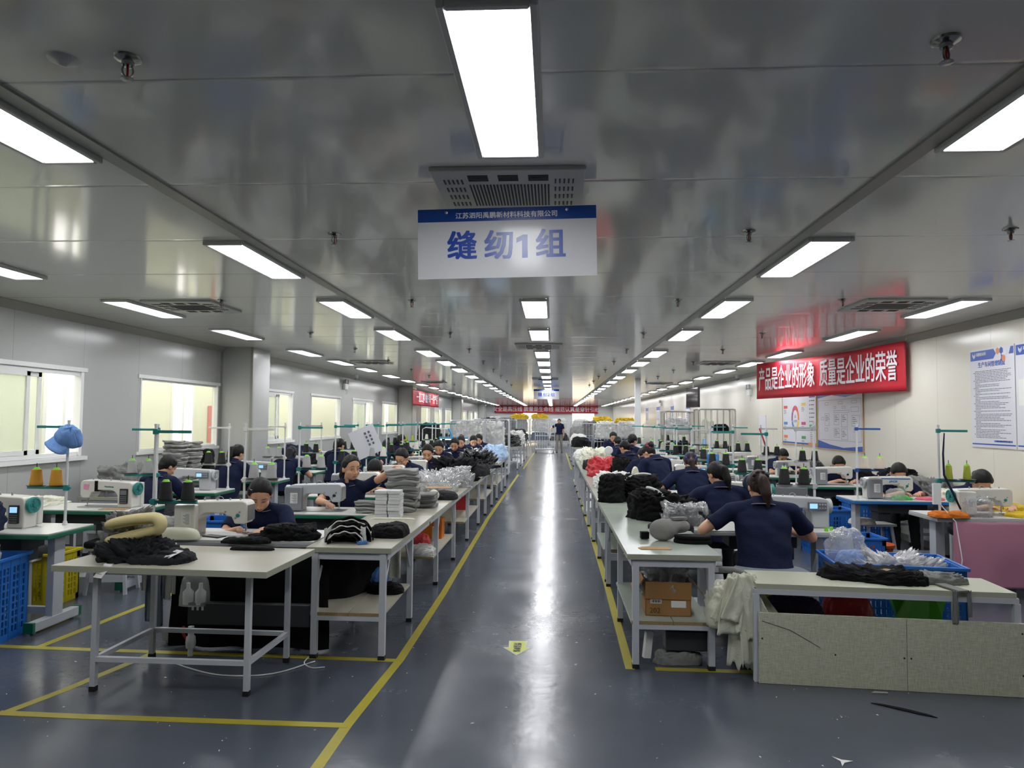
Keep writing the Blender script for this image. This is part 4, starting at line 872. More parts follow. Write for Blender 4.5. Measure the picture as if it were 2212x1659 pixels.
for x, y, z, rx, rz, lab in ((-2.3, 4.22, TZ+.06, -.3, -.5, 'white printed tag lying on the charcoal garments'), (-2.66, 4.105, TZ-.025, -.75, -.35, 'white printed tag hanging over the front table edge')):
    t = thing('paper_tag', lab, 'tag', (x, y, z), rot=(-rx, 0, rz)); obj('card', MB().bx(-.035, .035, -.05, .05, 0, .001).mesh('card', M_tag), t)
    b = MB(); [b.bx(-.028, -.028+.03+.008*(i % 3), .03-.014*i, .034-.014*i, .001, .0015) for i in range(5)]; obj('print_lines', b.mesh('print', M_pan), t)
heap('strap_bundle', 'folded black straps by the back edge of the front table', 'strap', M_cb, -2.18, 4.98, TZ, .36, .12, .04, 4, fold=1.2); heap('strap_bundle', 'thin black cloth strip on the corner of the front table', 'strap', M_cb, -2.02, 4.72, TZ, .3, .08, .025, 6)
heap('cloth_pile', 'grey cloth folded behind the foam cushion near a thread stand', 'cloth', M_clg, -2.95, 5.3, TZ, .36, .26, .12, 9, fold=1.3)
M_wfoam = mat('off_white_foam', '#cfcfb8', .6)
heap('foam_pad', 'curved off white foam pad behind the grey covers', 'foam', M_wfoam, -2.72, 5.08, TZ, .3, .1, .085, 11, fold=.2, amp=.1)
# --- strips, black drape and things under the sewing table of the first row
o = thing('fabric_strips', 'bundle of slate, white and pale strips hanging beside the black drape', 'fabric strips', (-2.83, 5.0, .74), 0)
for i, (dx, m, l, wd) in enumerate(((-.1, M_clg, .34, .05), (-.06, M_cslate, .56, .07), (-.02, M_cstr, .5, .05), (.02, M_cslate, .58, .06), (.06, M_cw, .4, .06), (.1, M_cw, .36, .04), (.0, M_cslate, .62, .08))): drape('strip', '', '', m, dx, .01*(i % 3), 0, wd, l, 1, .008, rz=.3*(i % 3-1), seed=i+3, parent=o)
drape('black_drape', 'long black cloth curtain hanging under the nearest sewing table', 'curtain', M_cb, -2.16, 5.02, .715, 1.16, .7, 3, .025, seed=9)
drape('black_cloth', 'black cloth sagging under the first aisle table behind its leg', 'curtain', M_cb, -1.52, 5.35, .7, .6, .45, 1.5, .03, rz=.9, seed=4)
o = thing('under_table_box', 'long black sheet metal box on the floor behind the front table', 'box', (-2.1, 4.96, .2)); part('case', 'utb', lambda: MB().bx(-.45, .42, -.06, .0, 0, .15).mesh('case', M_dkgrey), o, bev=.005)
b = MB(); [b.bx(-.42+.035*i, -.405+.035*i, -.063, -.059, .1, .125) for i in range(3)]; obj('switches', b.mesh('switch', M_lbl), o)
o = thing('ventilation_pipe', 'white plastic pipe with red valve lever below the black box', 'pipe', (-2.5, 4.86, 0)); obj('pipe', MB().lathe([(.018, 0), (.018, .05), (.03, .055), (.034, .09), (.03, .13), (.02, .14), (.02, .2)], n=16).mesh('pipe', M_pvc, .8), o); obj('lever', MB().tube([(-.03, 0, .11), (-.05, -.01, .15), (-.055, 0, .2)], .009, 6).mesh('lever', M_cred, 1), o)
o = thing('plastic_bag', 'clear bag with two white bottles hanging before the black drape', 'bag', (-2.52, 4.93, .33))
heapm = heap_mesh('bag', M_bag, .2, .12, .22, 21, fold=.6, amp=.2); obj('bag_film', heapm, o)
for dx in (-.045, .045): bt = obj('bottle', MB().lathe([(.035, .005), (.036, .09), (.014, .115), (.013, .15), (.002, .155)], (dx, 0, .0), 14).mesh('bottle', M_pvc, .8), o)
def smooth_path(pts, k=6):
    P = [Vector(p) for p in pts]; P = [P[0]*2-P[1]]+P+[P[-1]*2-P[-2]]; out = []
    for i in range(1, len(P)-2):
        a, b_, c, d = P[i-1:i+3]
        for j in range(k): t = j/k; out.append(.5*((2*b_)+(c-a)*t+(2*a-5*b_+4*c-d)*t*t+(3*b_-a-3*c+d)*t**3))
    return out+[P[-2]]
def cable(name, label, pts, r=.004, mt=None):
    pts = smooth_path(pts); return tag(obj(name, MB().tube(pts, r, 6).mesh(name, mt or M_white, 4)), label, 'cable')
cable('power_cable', 'pale cable curling on the floor under the front table', [(-2.6, 4.75, .006), (-2.4, 4.62, .005), (-2.1, 4.5, .005), (-1.8, 4.55, .005), (-1.6, 4.8, .006)], .005)
cable('power_cable', 'pale cable loop at the foot of the first aisle table leg', [(-1.66, 4.84, .02), (-1.66, 4.76, .006), (-1.58, 4.68, .005), (-1.5, 4.7, .005)], .004)
# --- goods on the window-side tables
heap('garment_pile', 'soft black garments on the nearest sewing table beside the caps', 'garments', M_cb, -1.93, 5.19, TZ, .42, .24, .105, 15, fold=1.0, amp=.25, layers=2)
o = thing('cap_pile', 'domed pile of black caps with white linings on the first aisle table', 'cap pile', (-1.48, 5.12, TZ)); R = random.Random(3)
for k in range(7):
    key = ('capdome', k % 4)
    sgn = k/6
    cb = MB(); w_ = .3-.012*k; h0 = .045+.015*k
    def capfn(u, v, k=k): a = PI*(u*1.0); rr = .115+.011*k; return Vector((-math.cos(a)*rr*(1-.06*v)+.012*math.sin(k*2), -.14+.03*k+.05*v+.02*math.sin(a), max(0, math.sin(a))**.7*(.065+.017*k-.02*v+.006*math.sin(9*u*PI+k))+.002))
    c_ = obj('cap', cb.grid(capfn, 26, 4).mesh('cap', M_cb if k % 2 == 0 else M_cw, 4), o); md = c_.modifiers.new('s', 'SOLIDIFY'); md.thickness = .008
heapo = obj('cap', heap_mesh('capcore', M_cb, .28, .2, .14, 31, fold=.9, amp=.15, layers=3), o, (0, .08, 0))
drape('white_strap', '', '', M_cw, -.135, -.06, .1, .05, .12, 1, .006, rz=.5, seed=2, parent=o); drape('white_strap', '', '', M_cw, .12, -.05, .11, .05, .12, 1, .006, rz=-.5, seed=5, parent=o)
obj('blue_edge', MB().box((.13, -.11, .012), (.07, .05, .018), rz=.4).mesh('blue', M_cblue), o)
heap('garment_pile', 'low black garment heap at the aisle side of the capped pile', 'garments', M_cb, -1.24, 5.42, TZ, .26, .34, .085, 17, fold=.7, amp=.2)
R = random.Random(5); M_pad = mat('white_carton', '#cfd0d2', .6)
for k in range(8):
    for s in (0, 1):
        key = ('pad', s); o = part('carton_sleeve', key, lambda: MB().bx(-.055, .055, -.075, .075, 0, .03).mesh('pad', M_pad), None, (-1.545+.118*s+R.uniform(-.004, .004), 6.42+R.uniform(-.006, .006), TZ+.0305*k), R.uniform(-.06, .06), bev=.004)
        tag(o, 'flat white carton, %s from the bottom, %s column before the grey pile' % (ORD[k], ['window side', 'aisle side'][s]), 'carton', 'white cartons stacked on the first aisle table')
stack('grey_cover', 'limp grey cover', 'cover', M_cg, -1.46, 6.84, TZ, .3, .24, .026, 16, 4, 'of the tallest grey pile', 'grey covers in the tall pile', jit=.025, mats=[M_cg, M_clg])
stack('grey_cover', 'flat grey cover', 'cover', M_clg, -1.72, 6.72, TZ, .3, .2, .018, 6, 5, 'beside the hand of the reaching woman', 'grey covers by the reaching woman', jit=.012, mats=[M_clg, M_cg])
stack('grey_cover', 'folded grey cover', 'cover', M_cg, -1.32, 7.2, TZ, .28, .26, .024, 6, 6, 'of the low pile past the tall one', 'grey covers in the low pile', jit=.02, mats=[M_cg])
heap('cloth_strips', 'cream loose strips lying before the white cartons', 'cloth strips', M_cream, -1.42, 6.28, TZ, .4, .06, .014, 41)
tag(obj('foam_ball', MB().ell((0, 0, .06), (.06, .06, .06), sub=3).mesh('ball', M_wfoam, 4), None, (-1.3, 7.75, TZ)), 'white foam head form beside the low grey pile', 'foam')
heap('garment_pile', 'dark grey garment under a brown card on the second table', 'garments', M_cd, -1.2, 7.95, TZ, .26, .3, .09, 43)
tag(obj('cardboard_sheet', MB().box((0, 0, 0), (.3, .2, .004)).mesh('card', mat('brown_card', '#a8865c', .8)), None, (-1.32, 8.22, TZ+.1), .2), 'brown card sheet laid over a dark grey garment', 'card')
heap('plastic_bags', 'crumpled clear bags with grey pieces on the second table', 'bag', M_bag, -1.45, 8.75, TZ, .5, .7, .17, 44, fold=1.5, amp=.4, sharp=2); heap('cloth_pile', 'grey pieces inside the crumpled clear bags', 'cloth', M_clg, -1.45, 8.75, TZ, .4, .6, .09, 45, fold=1.3, kind='stuff')
heap('plastic_bags', 'upright clear bag behind the crumpled bags', 'bag', M_bag, -1.28, 9.3, TZ, .4, .35, .24, 46, fold=1.4, amp=.35, sharp=2); heap('cloth_pile', 'dark cloth inside the upright clear bag', 'cloth', M_cg, -1.22, 9.42, TZ, .26, .26, .16, 47)
heap('garment_pile', 'big black garment heap with white tabs on the third table', 'garments', M_cb, -1.42, 10.3, TZ, .52, 1.0, .27, 48, fold=1.3, amp=.3, kind='stuff', layers=4)
heap('garment_pile', 'grey and black garments trailing behind the tabbed black heap', 'garments', M_cd, -1.3, 11.5, TZ, .5, .9, .15, 49, fold=1.3, kind='stuff')
heap('cloth_pile', 'pale blue cloth heap on the fourth table', 'cloth', M_cstr, -1.45, 14.3, TZ, .5, .9, .22, 50, fold=1.3, kind='stuff'); heap('garment_pile', 'glossy black bags heaped on the fourth table', 'garments', M_bagb, -1.4, 13.2, TZ, .55, 1.1, .26, 51, fold=1.4, amp=.35, kind='stuff')
heap('cloth_pile', 'blue striped cloth heap at the end of the window side tables', 'cloth', M_cstr, -1.3, 15.9, TZ, .5, 1.0, .3, 52, fold=1.2, kind='stuff'); heap('cloth_pile', 'yellowish cloth beyond the blue striped heap', 'cloth', M_cream, -1.3, 17.1, TZ, .45, .7, .16, 53)
heap('cloth_pile', 'black bagged heap on the first far table, window side', 'cloth', M_bagb, -1.45, 24.3, TZ, .6, 1.4, .34, 54, fold=1.3, kind='stuff'); heap('cloth_pile', 'pale lilac heap on the second far table, window side', 'cloth', M_cw, -1.4, 27, TZ, .6, 2.0, .45, 55, fold=1.3, kind='stuff'); heap('cloth_pile', 'dark heap on the last far table, window side', 'cloth', M_cd, -1.45, 30, TZ, .6, 2.2, .5, 56, kind='stuff')
# shelf goods under the window-side tables
heap('cloth_pile', 'blue cloth slumped under the first aisle table', 'cloth', M_cblue, -1.45, 5.62, .34, .26, .2, .14, 60, fold=1); heap('cloth_pile', 'black rag on the chipboard shelf', 'cloth', M_cb, -1.28, 5.5, .313, .26, .2, .06, 61, fold=1.2)
drape('pink_cloth', 'pink cloth strip hanging under the first aisle table', 'cloth', cm('pink', '#b0726f'), -1.5, 5.75, .7, .08, .36, 1, .01, rz=.4, seed=3)
drape('white_cloth', 'white cloth strips hanging behind the pink strip', 'cloth', M_cream, -1.38, 5.95, .7, .22, .38, 3, .012, seed=8)
tag(obj('plastic_box', MB().bx(-.12, .12, -.1, .1, 0, .22).mesh('box', M_corg), None, (-1.36, 8.05, .313)), 'orange box on the shelf of the second table', 'box'); heap('cloth_pile', 'white rag on the shelf below the second table', 'cloth', M_cw, -1.3, 7.05, .313, .26, .3, .08, 63, fold=1.3)
heap('cloth_pile', 'red cloth on the shelf beside the orange box', 'cloth', M_cred, -1.42, 7.65, .313, .2, .24, .1, 64); tag(obj('spool', MB().lathe([(.03, 0), (.03, .15)], n=14).mesh('spool', M_pvc, .8), None, (-1.3, 7.85, .313)), 'pale spool standing by the orange box', 'spool')
tag(obj('plastic_box', MB().bx(-.1, .1, -.1, .1, 0, .2).mesh('box', M_cred), None, (-1.38, 10.6, .313)), 'red box on the shelf of the third table', 'box')
# --- goods on the poster-side tables
M_hr = mat('grey_mesh_fabric', '#8b8985', .8, bump=.5, bscale=200)
hm = MB()
for p, r in (((-.07, 0, .08), (.115, .075, .085)), ((.06, .03, .1), (.085, .06, .055)), ((-.02, .02, .1), (.1, .07, .06)), ((-.08, -.01, .045), (.085, .06, .05))): hm.ell(p, r)
o = thing('headrest', 'grey mesh covered headrest on the nearest greenish table', 'headrest', (.9, 5.42, TZ), .1); obj('padding', fuse(hm, 'padding', M_hr, .012, 6), o)
obj('strap', MB().box((.05, .02, .16), (.12, .05, .018), rz=.3).mesh('strap', M_cg), o); obj('buckle', MB().box((-.2, .06, .03), (.06, .05, .05)).mesh('buckle', M_cb), o)
b = MB(); pr = [(.13*math.cos(t)*(1.0 if math.cos(t) < 0 else 1.1), .075*math.sin(t)) for t in [2*PI*i/28 for i in range(28)]]; b.prism(pr, 0, .028, 'Z'); b.prism([(x*.97, y*.97) for x, y in pr], .03, .056, 'Z')
o = tag(obj('foam_pad', b.mesh('pad', M_cb, .8), None, (1.02, 5.32, TZ), -.15), 'two black oval pads stacked beside the grey headrest', 'pad'); m = o.modifiers.new('b', 'BEVEL'); m.width = .008; m.segments = 2
tag(obj('cardboard_template', MB().prism([(-.11, -.05), (.09, -.06), (.11, -.02), (.09, .06), (-.08, .06), (-.12, .01)], 0, .004, 'Z').mesh('card', mat('brown_card', '#a8865c', .8)), None, (.72, 5.06, TZ), .05), 'brown cardboard template on the near corner of the greenish table', 'card')
def bundle(x, y, w, d, h, seed, label, band=True):
    o = thing('fabric_bundle', label, 'bundle', (x, y, TZ), seed*.7); obj('cloth', heap_mesh('bundle', M_cb, w, d, h, seed, fold=1.1, amp=.18, top=.28, layers=5), o)
    if band: obj('white_tie', MB().tube([(math.cos(t)*w*.53, .03*math.sin(3*t)-.02, .005+abs(math.sin(t))**.6*h*1.1) for t in [PI*i/16 for i in range(17)]], .014, 6).mesh('tie', M_cw, 4), o)
bundle(.93, 6.62, .44, .4, .25, 70, 'black fabric bundle with white tie nearest the camera on the greenish tables'); bundle(.66, 7.95, .26, .34, .3, 71, 'upright black fabric bundle at the aisle edge', False); bundle(1.0, 8.1, .42, .42, .27, 72, 'black fabric bundle with white band behind the upright one')
heap('fabric_heap', 'black cloth trailing off the third bundle towards the seats', 'cloth', M_cb, 1.15, 6.95, TZ, .4, .4, .16, 73, fold=1.3, amp=.3); heap('fabric_heap', 'flat black mesh pieces with green marks before the bundle', 'cloth', M_cd, .98, 6.02, TZ, .36, .26, .05, 74, fold=1.5)
for i, (dx, dy) in enumerate(((-.1, -.09), (-.06, -.12), (-.03, -.05))): tag(obj('green_label', MB().box((0, 0, 0), (.035, .012, .004)).mesh('green', M_neon), None, (.98+dx, 6.02+dy, TZ+.052), .4*i), 'neon green label, %s on the flat black mesh' % ORD[i], 'label', 'neon labels')
heap('plastic_bag', 'clear bag of dark cloth before the second seated worker', 'bag', M_bag, 1.14, 6.3, TZ, .34, .3, .15, 75, fold=1.4, amp=.35); heap('cloth_pile', 'dark cloth in the clear bag before the second worker', 'cloth', M_cd, 1.2, 6.3, TZ, .34, .22, .12, 76, fold=1.3)
heap('fabric_heap', 'charcoal folded cloth by the third seated worker', 'cloth', M_cd, 1.12, 8.75, TZ, .4, .4, .1, 77); heap('fabric_heap', 'white netting heap behind the black bundles', 'cloth', M_cw, .82, 9.7, TZ, .5, .9, .17, 78, fold=1.4, kind='stuff')
b = MB(); b.lathe([(.01, -.025), (.075, -.025), (.085, -.012), (.085, .012), (.075, .025), (.01, .025)], n=24, axis='Y', sx=.62); b.lathe([(.01, -.03), (.055, -.03), (.055, .03), (.01, .03)], n=20, axis='Y', sx=.6)
o = tag(obj('foam_roll', b.mesh('roll', M_wfoam, .9), None, (1.07, 9.35, TZ+.15), .3), 'upright oval cream roll of tape beside the white netting', 'roll'); o.scale = (1, 1, 1.75)
heap('plastic_bag', 'bright red plastic bag on the greenish tables', 'bag', M_bagr, .82, 11.6, TZ, .48, .7, .27, 79, fold=1.2, amp=.25); heap('fabric_heap', 'tall black bag behind the red bag', 'cloth', M_cb, 1.08, 11.2, TZ, .3, .6, .32, 80, fold=1.2)
heap('fabric_heap', 'black flat cloth before the white heap', 'cloth', M_cb, .75, 13.2, TZ, .4, .8, .16, 81); heap('fabric_heap', 'cream garment heap on the fourth greenish table', 'cloth', M_cream, .86, 14.4, TZ, .55, 1.3, .3, 82, fold=1.3, kind='stuff'); heap('fabric_heap', 'white cloth at the end of the greenish tables', 'cloth', M_cw, .75, 16.5, TZ, .5, 1.4, .22, 83, kind='stuff')
heap('fabric_heap', 'black heap on the first far table, poster side', 'cloth', M_cb, .95, 24.5, TZ, .6, 1.6, .3, 84, kind='stuff'); heap('fabric_heap', 'white heap on the second far table, poster side', 'cloth', M_cw, .95, 26.6, TZ, .6, 1.8, .36, 85, kind='stuff'); heap('fabric_heap', 'grey and black heap on the last far table, poster side', 'cloth', M_cg, 1.0, 30, TZ, .6, 2.2, .62, 86, kind='stuff')
o = thing('hand_fan', 'white oval hand fan standing at the aisle edge of the seats', 'fan', (1.05, 13.5, TZ)); obj('fan_head', MB().lathe([(.002, -.03), (.07, -.03), (.08, 0), (.07, .03), (.002, .03)], (0, 0, .33), 20, 'Y').mesh('head', M_pvc, .8), o); obj('fan_handle', MB().bx(-.04, .04, -.025, .025, 0, .27).mesh('handle', M_pvc), o, )
# --- shelf of the nearest greenish table: cardboard box with film
M_card = mat('cardboard', '#9c7345', .8, var=.08, vscale=5)
o = thing('cardboard_box', 'open cardboard box of plastic film on the shelf under the greenish table', 'box', (.8, 5.12, .314), -.03); w_, d_, h_ = .31, .26, .23
b = MB(); t = .005
b.bx(-w_/2, w_/2, -d_/2, d_/2, 0, t); b.bx(-w_/2, w_/2, -d_/2, -d_/2+t, 0, h_); b.bx(-w_/2, w_/2, d_/2-t, d_/2, 0, h_); b.bx(-w_/2, -w_/2+t, -d_/2, d_/2, 0, h_); b.bx(w_/2-t, w_/2, -d_/2, d_/2, 0, h_); obj('carton', b.mesh('carton', M_card), o)
for s in (-1, 1): obj('flap', MB().box((s*(w_/2+.045), 0, h_-.03), (.12, d_, .005), M=Matrix.Rotation(s*.95, 3, 'Y')).mesh('flap', M_card), o)
obj('flap', MB().box((0, -d_/2-.012, h_-.055), (w_, .005, .12), M=Matrix.Rotation(.12, 3, 'X')).mesh('flap', M_card), o)
obj('label', MB().bx(-.12, -.045, -d_/2-.0015, -d_/2, .085, .112).mesh('label', M_lbl), o); obj('label', MB().bx(.02, .12, -d_/2-.0015, -d_/2, .06, .105).mesh('label', M_lbl), o)
b = MB(); [b.bx(-.115+.006*i, -.112+.006*i+.001*(i % 3), -d_/2-.0022, -d_/2-.0015, .09, .108) for i in range(11)]; obj('barcode', b.mesh('barcode', M_black), o); text('lettering', '202', .05, mat('pencil', '#5a4228', .8), o, (-.09, -d_/2-.0012, .035), (PI/2, 0, 0))
heap('plastic_film', 'crumpled clear film bulging from the cardboard box', 'film', mat_film('grey_film', '#b4b7bb', .6, .2, .3), .8, 5.14, .43, .29, .24, .29, 90, fold=1.5, amp=.3, sharp=2)
# white cut pieces tied to the table leg
o = thing('fabric_bundle', 'bundle of cream cut pieces tied to the greenish table leg', 'bundle', (1.2, 4.83, .66))
R = random.Random(4)
for i in range(13):
    a = -.9+1.9*i/12; dr = drape('cut_piece', '', '', M_cream, .04+.03*math.sin(i), -.06+.012*(i % 5), -.02, .1+.03*(i % 3), .28+.2*R.random()+(.12 if i in (6, 7, 8, 9) else 0), 1.5, .012, rz=.5*math.sin(i*1.7), seed=i+20, parent=o, flare=1.1, rag=.12); dr.rotation_euler = (-.12+.06*(i % 4), -.62*a*.7, .5*math.sin(i*1.7))
heapo = obj('cut_piece', heap_mesh('roll', M_cream, .26, .2, .3, 91, fold=.9, amp=.2), o, (-.04, .03, -.36)); obj('tie', MB().tube([(-.08, .05, 0), (0, 0, .01), (.07, .02, -.02), (.1, .05, -.04)], .022, 7).mesh('tie', M_cg, 4), o)
tag(obj('power_strip', MB().box((0, 0, .1), (.05, .035, .17)).mesh('strip', M_pvc), None, (.64, 4.95, .03), .3, rot=(0, .12, .3)), 'white power strip hanging below the nearest greenish table', 'power strip')
o = tag(obj('control_box', MB().bx(-.16, .16, -.07, .07, 0, .13).mesh('box', M_dkgrey), None, (.93, 5.0, .1)), 'dark grey motor control box under the cardboard box shelf', 'box'); o.modifiers.new('b', 'BEVEL').width = .006
heap('cloth_scraps', 'grey scraps on the floor below the control box', 'scraps', M_cg, .85, 4.98, .0, .3, .1, .09, 92, fold=1.5)
# ------------------------------------------------------------------ bench with the woven panel
def weave():
    m = mat('woven_panel', '#8f9179', .7); nt = m.node_tree; L = nt.links.new; b = nt.nodes['Principled BSDF']; tc = nt.nodes.new('ShaderNodeTexCoord'); res = []
    for st in ((22, 22, 420), (420, 22, 22)):
        mp = nt.nodes.new('ShaderNodeMapping'); mp.inputs['Scale'].default_value = st; n = nt.nodes.new('ShaderNodeTexNoise'); n.inputs['Scale'].default_value = 1; n.inputs['Detail'].default_value = 2
        L(tc.outputs['Object'], mp.inputs[0]); L(mp.outputs[0], n.inputs[0]); res.append(n.outputs['Fac'])
    a = nt.nodes.new('ShaderNodeMath'); a.operation = 'ADD'; L(res[0], a.inputs[0]); L(res[1], a.inputs[1])
    r = nt.nodes.new('ShaderNodeValToRGB'); r.color_ramp.elements[0].position = .38; r.color_ramp.elements[0].color = hx('#adaf97'); r.color_ramp.elements[1].position = .62; r.color_ramp.elements[1].color = hx('#d6d6c0')
    h = nt.nodes.new('ShaderNodeMath'); h.operation = 'MULTIPLY'; h.inputs[1].default_value = .5; L(a.outputs[0], h.inputs[0]); L(h.outputs[0], r.inputs[0]); L(r.outputs[0], b.inputs['Base Color']); return m
M_weave = weave(); M_btop = mat('sage_bench_top', '#aeb09b', .45)
rb = -.075
o = thing('bench', 'low sage topped bench on a white frame before the cushioned stool', 'bench', (2.09, 4.84, 0), rb)
obj('bench_top', MB().bx(-.77, .77, -.21, .21, .582, .615).mesh('top', M_btop), o); b = MB()
for y in (-.2, .2): b.bx(-.78, .78, y-.016, y+.016, .55, .582)
for x in (-.77, .77): b.bx(x-.016, x+.016, -.2, .2, .55, .582)
obj('frame', b.mesh('frame', M_wleg), o)
for x, y in ((-.77, -.2), (.77, -.2), (-.77, .2), (.6, .2)): obj('leg', MB().bx(x-.018, x+.018, y-.018, y+.018, 0, .55).mesh('leg', M_wleg), o)
o2 = thing('leaning_panel', 'sage woven board standing on edge against the low bench', 'board', (2.1, 4.605, 0), rb)
for a, e in ((-.79, .09), (.093, .77)): obj('board', MB().bx(a, e, -.01, .01, .002, .44).mesh('board', M_weave), o2)
b = MB(); [b.cyl((x, -.0105, z), (x, -.009, z), .006, n=8) for x, z in ((-.33, .2), (.075, .2), (.115, .2), (-.77, .28), (.75, .38), (.75, .13))]; obj('screw_holes', b.mesh('holes', M_black), o2)
obj('cord', MB().tube([(-.77, -.012, .39), (-.6, -.012, .34), (-.42, -.012, .24)], .0015, 5).mesh('cord', M_black), o2)
heap('garment_pile', 'black garment with tan lining sprawled on the low bench', 'garments', M_cb, 2.12, 4.88, .615, .62, .26, .075, 100, -.35, fold=1.4, amp=.35); heap('tan_lining', 'tan strip of lining on the black garment', 'cloth', M_ctan, 2.2, 4.86, .655, .22, .07, .035, 101, .6)
heap('garment_pile', 'knotted grey jersey with hanging ties on the low bench', 'garments', M_cg, 2.52, 4.86, .615, .34, .2, .06, 102, fold=1.5, amp=.35)
o = thing('fabric_ties', 'two grey jersey ties hanging over the bench edge', 'fabric strips', (2.5, 4.56, .625)); drape('tie', '', '', M_cg, -.03, 0, 0, .035, .2, 1, .004, seed=1, parent=o); drape('tie', '', '', M_cg, .06, .01, 0, .03, .16, 1, .004, rz=.3, seed=2, parent=o); obj('tie', MB().box((.0, .09, .0), (.07, .2, .008), rz=.2).mesh('flat', M_cg), o)
# seat cushion of the nearest poster-half worker and things around
def cush(o): c = obj('cushion', heap_mesh('cushion', mat('mesh_cushion', '#8d959c', .8, bump=.9, bscale=160), .6, .46, .095, 110, fold=.2, amp=.06, top=.25), o, (0, -.03, .48))
stool(1.62, 5.42, -.1, 'work stool with dimpled grey cushion behind the low bench', cush, .48)
crate(2.5, 5.5, 0, .86, .52, .63, 'blue', 'large blue slatted crate of plastic bags behind the low bench', -.12)
heap('plastic_bag', 'white film and bags filling the large blue crate', 'bag', M_bagw, 2.55, 5.48, .5, .6, .36, .15, 111, fold=1.4, amp=.4, sharp=2)
heap('plastic_bag', 'clear bag with blue pieces over the large blue crate', 'bag', M_bag, 2.24, 5.6, .52, .26, .26, .32, 112, fold=1.0, amp=.25); heap('cloth_pile', 'light blue pieces in the clear bag', 'cloth', cm('sky', '#7f9fd6'), 2.26, 5.58, .54, .2, .2, .14, 113)
drape('plastic_sheet', 'clear plastic sheet sagging from the grey sewing table', 'film', M_bag, 2.3, 5.98, .76, .26, .4, 2, .03, seed=6, thick=.001, flare=.5)
heap('plastic_bag', 'dark red bag showing between the bench and its board', 'bag', M_bagr, 2.0, 5.02, .0, .36, .2, .52, 114, fold=.6, amp=.15); M_gbox = mat('bright_green_box', '#5cba30', .5)
for i, (x, y, rz, ry) in enumerate(((2.36, 4.98, .3, .35), (2.58, 5.02, -.2, -.3))): tag(obj('green_box', MB().bx(-.13, .13, -.05, .05, .0, .5).mesh('box', M_gbox), None, (x, y, .02), rz, rot=(0, ry, rz)), 'bright green carton tilted %s under the bench' % ['towards the wall', 'towards the aisle'][i], 'carton')
heap('plastic_bag', 'purple and clear wraps behind the woven board', 'bag', mat('purple_wrap', '#3a2453', .5), 1.62, 4.98, .35, .4, .14, .13, 115, fold=1.2); crate(1.72, 5.95, 0, .34, .26, .33, 'yellow', 'small yellow crate under the grey sewing table'); heap('plastic_bag', 'clear bag on the small yellow crate', 'bag', M_bag, 1.72, 5.95, .3, .28, .2, .25, 116, fold=1.3)
heap('plastic_box', 'dark green tub on the floor by the cushioned stool', 'box', M_cr['green'], 1.45, 5.15, 0, .3, .3, .4, 117, fold=.1, amp=.05, top=.15)
o = thing('laundry_basket', 'round orange basket on the blue table foot beside the wall row', 'basket', (3.58, 8.15, .12)); part('basket_wall', 'lb', lambda: [b := MB(), [b.bar((.13*math.cos(t), .13*math.sin(t), 0), (.17*math.cos(t), .17*math.sin(t), .2), .011) for t in [2*PI*i/26 for i in range(26)]], [b.tube([(r*math.cos(t), r*math.sin(t), z) for t in [2*PI*i/26 for i in range(27)]], .008, 5) for r, z in ((.13, .0), (.14, .06), (.155, .12))], b.lathe([(.0, -.005), (.13, -.005), (.13, .005), (0, .005)], n=20), b.mesh('lb', M_cr['orange'])][4], o); part('rim', 'lbr', lambda: MB().lathe([(.165, .17), (.185, .17), (.188, .2), (.168, .2)], n=26).mesh('rim', M_cr['orange'], .8), o)
o = thing('waste_bin', 'bin lined with a black bag beside the blue crate', 'bin', (3.16, 6.6, 0)); obj('bin_liner', heap_mesh('liner', M_bagb, .32, .32, .46, 118, fold=.7, amp=.12, top=.15), o)
for i, (x, y, h, w, d, lab) in enumerate(((3.5, 9.35, .55, .52, .4, 'tall blue crate beside the blue edged table leg'), (3.35, 8.0, .42, .36, .4, 'blue crate beneath the white step by the pink cloth'), (4.15, 9.75, .6, .5, .36, 'blue crate behind the blue edged table'), (3.35, 11.4, .5, .5, .4, 'blue crate under the green edged table by the posters'))): crate(x, y, 0, w, d, h, 'blue', lab)
heap('cloth_pile', 'royal blue cloth hanging on the tall blue crate', 'cloth', cm('royal', '#22429a'), 3.22, 9.3, .3, .2, .3, .3, 119, fold=.9)
stool(3.95, 9.0, .1, 'stool beneath the blue edged sewing table with cream sack'); heap('cream_sack', 'cream sack slumped on the stool by the blue table', 'sack', M_cream, 3.75, 8.9, .43, .3, .22, .07, 120)
# pink cloth over the first poster wall table, items there
o = drape('pink_cloth', 'pink cloth hanging over the table nearest the poster wall', 'tablecloth', M_cpink, 4.33, 6.985, .725, 1.1, .62, 2, .006, seed=3)
heap('plastic_bag', 'crumpled clear bag on the pink clothed table', 'bag', M_bag, 4.08, 7.12, TZ, .26, .2, .16, 121, fold=1.5, amp=.35, sharp=2); heap('fabric_heap', 'orange and yellow cloth in film on the pink clothed table', 'cloth', M_corg, 3.78, 7.05, TZ, .34, .2, .05, 122, fold=1.4); heap('fabric_heap', 'yellow cloth under the needle on the pink clothed table', 'cloth', M_cyel, 4.62, 7.14, TZ, .5, .24, .05, 123, fold=1.1)
heap('fabric_heap', 'yellow cloth heap beside the bent dark haired worker', 'cloth', M_cyel, 4.78, 7.9, TZ-.05, .3, .5, .12, 124); heap('fabric_heap', 'green bagged pieces at the blue striped machine', 'cloth', cm('green', '#4fae4d'), 4.05, 8.55, TZ, .22, .12, .05, 125, fold=1.3); heap('plastic_bag', 'clear bag at the blue striped machine', 'bag', M_bag, 3.98, 8.55, TZ, .2, .15, .13, 126, fold=1.4)
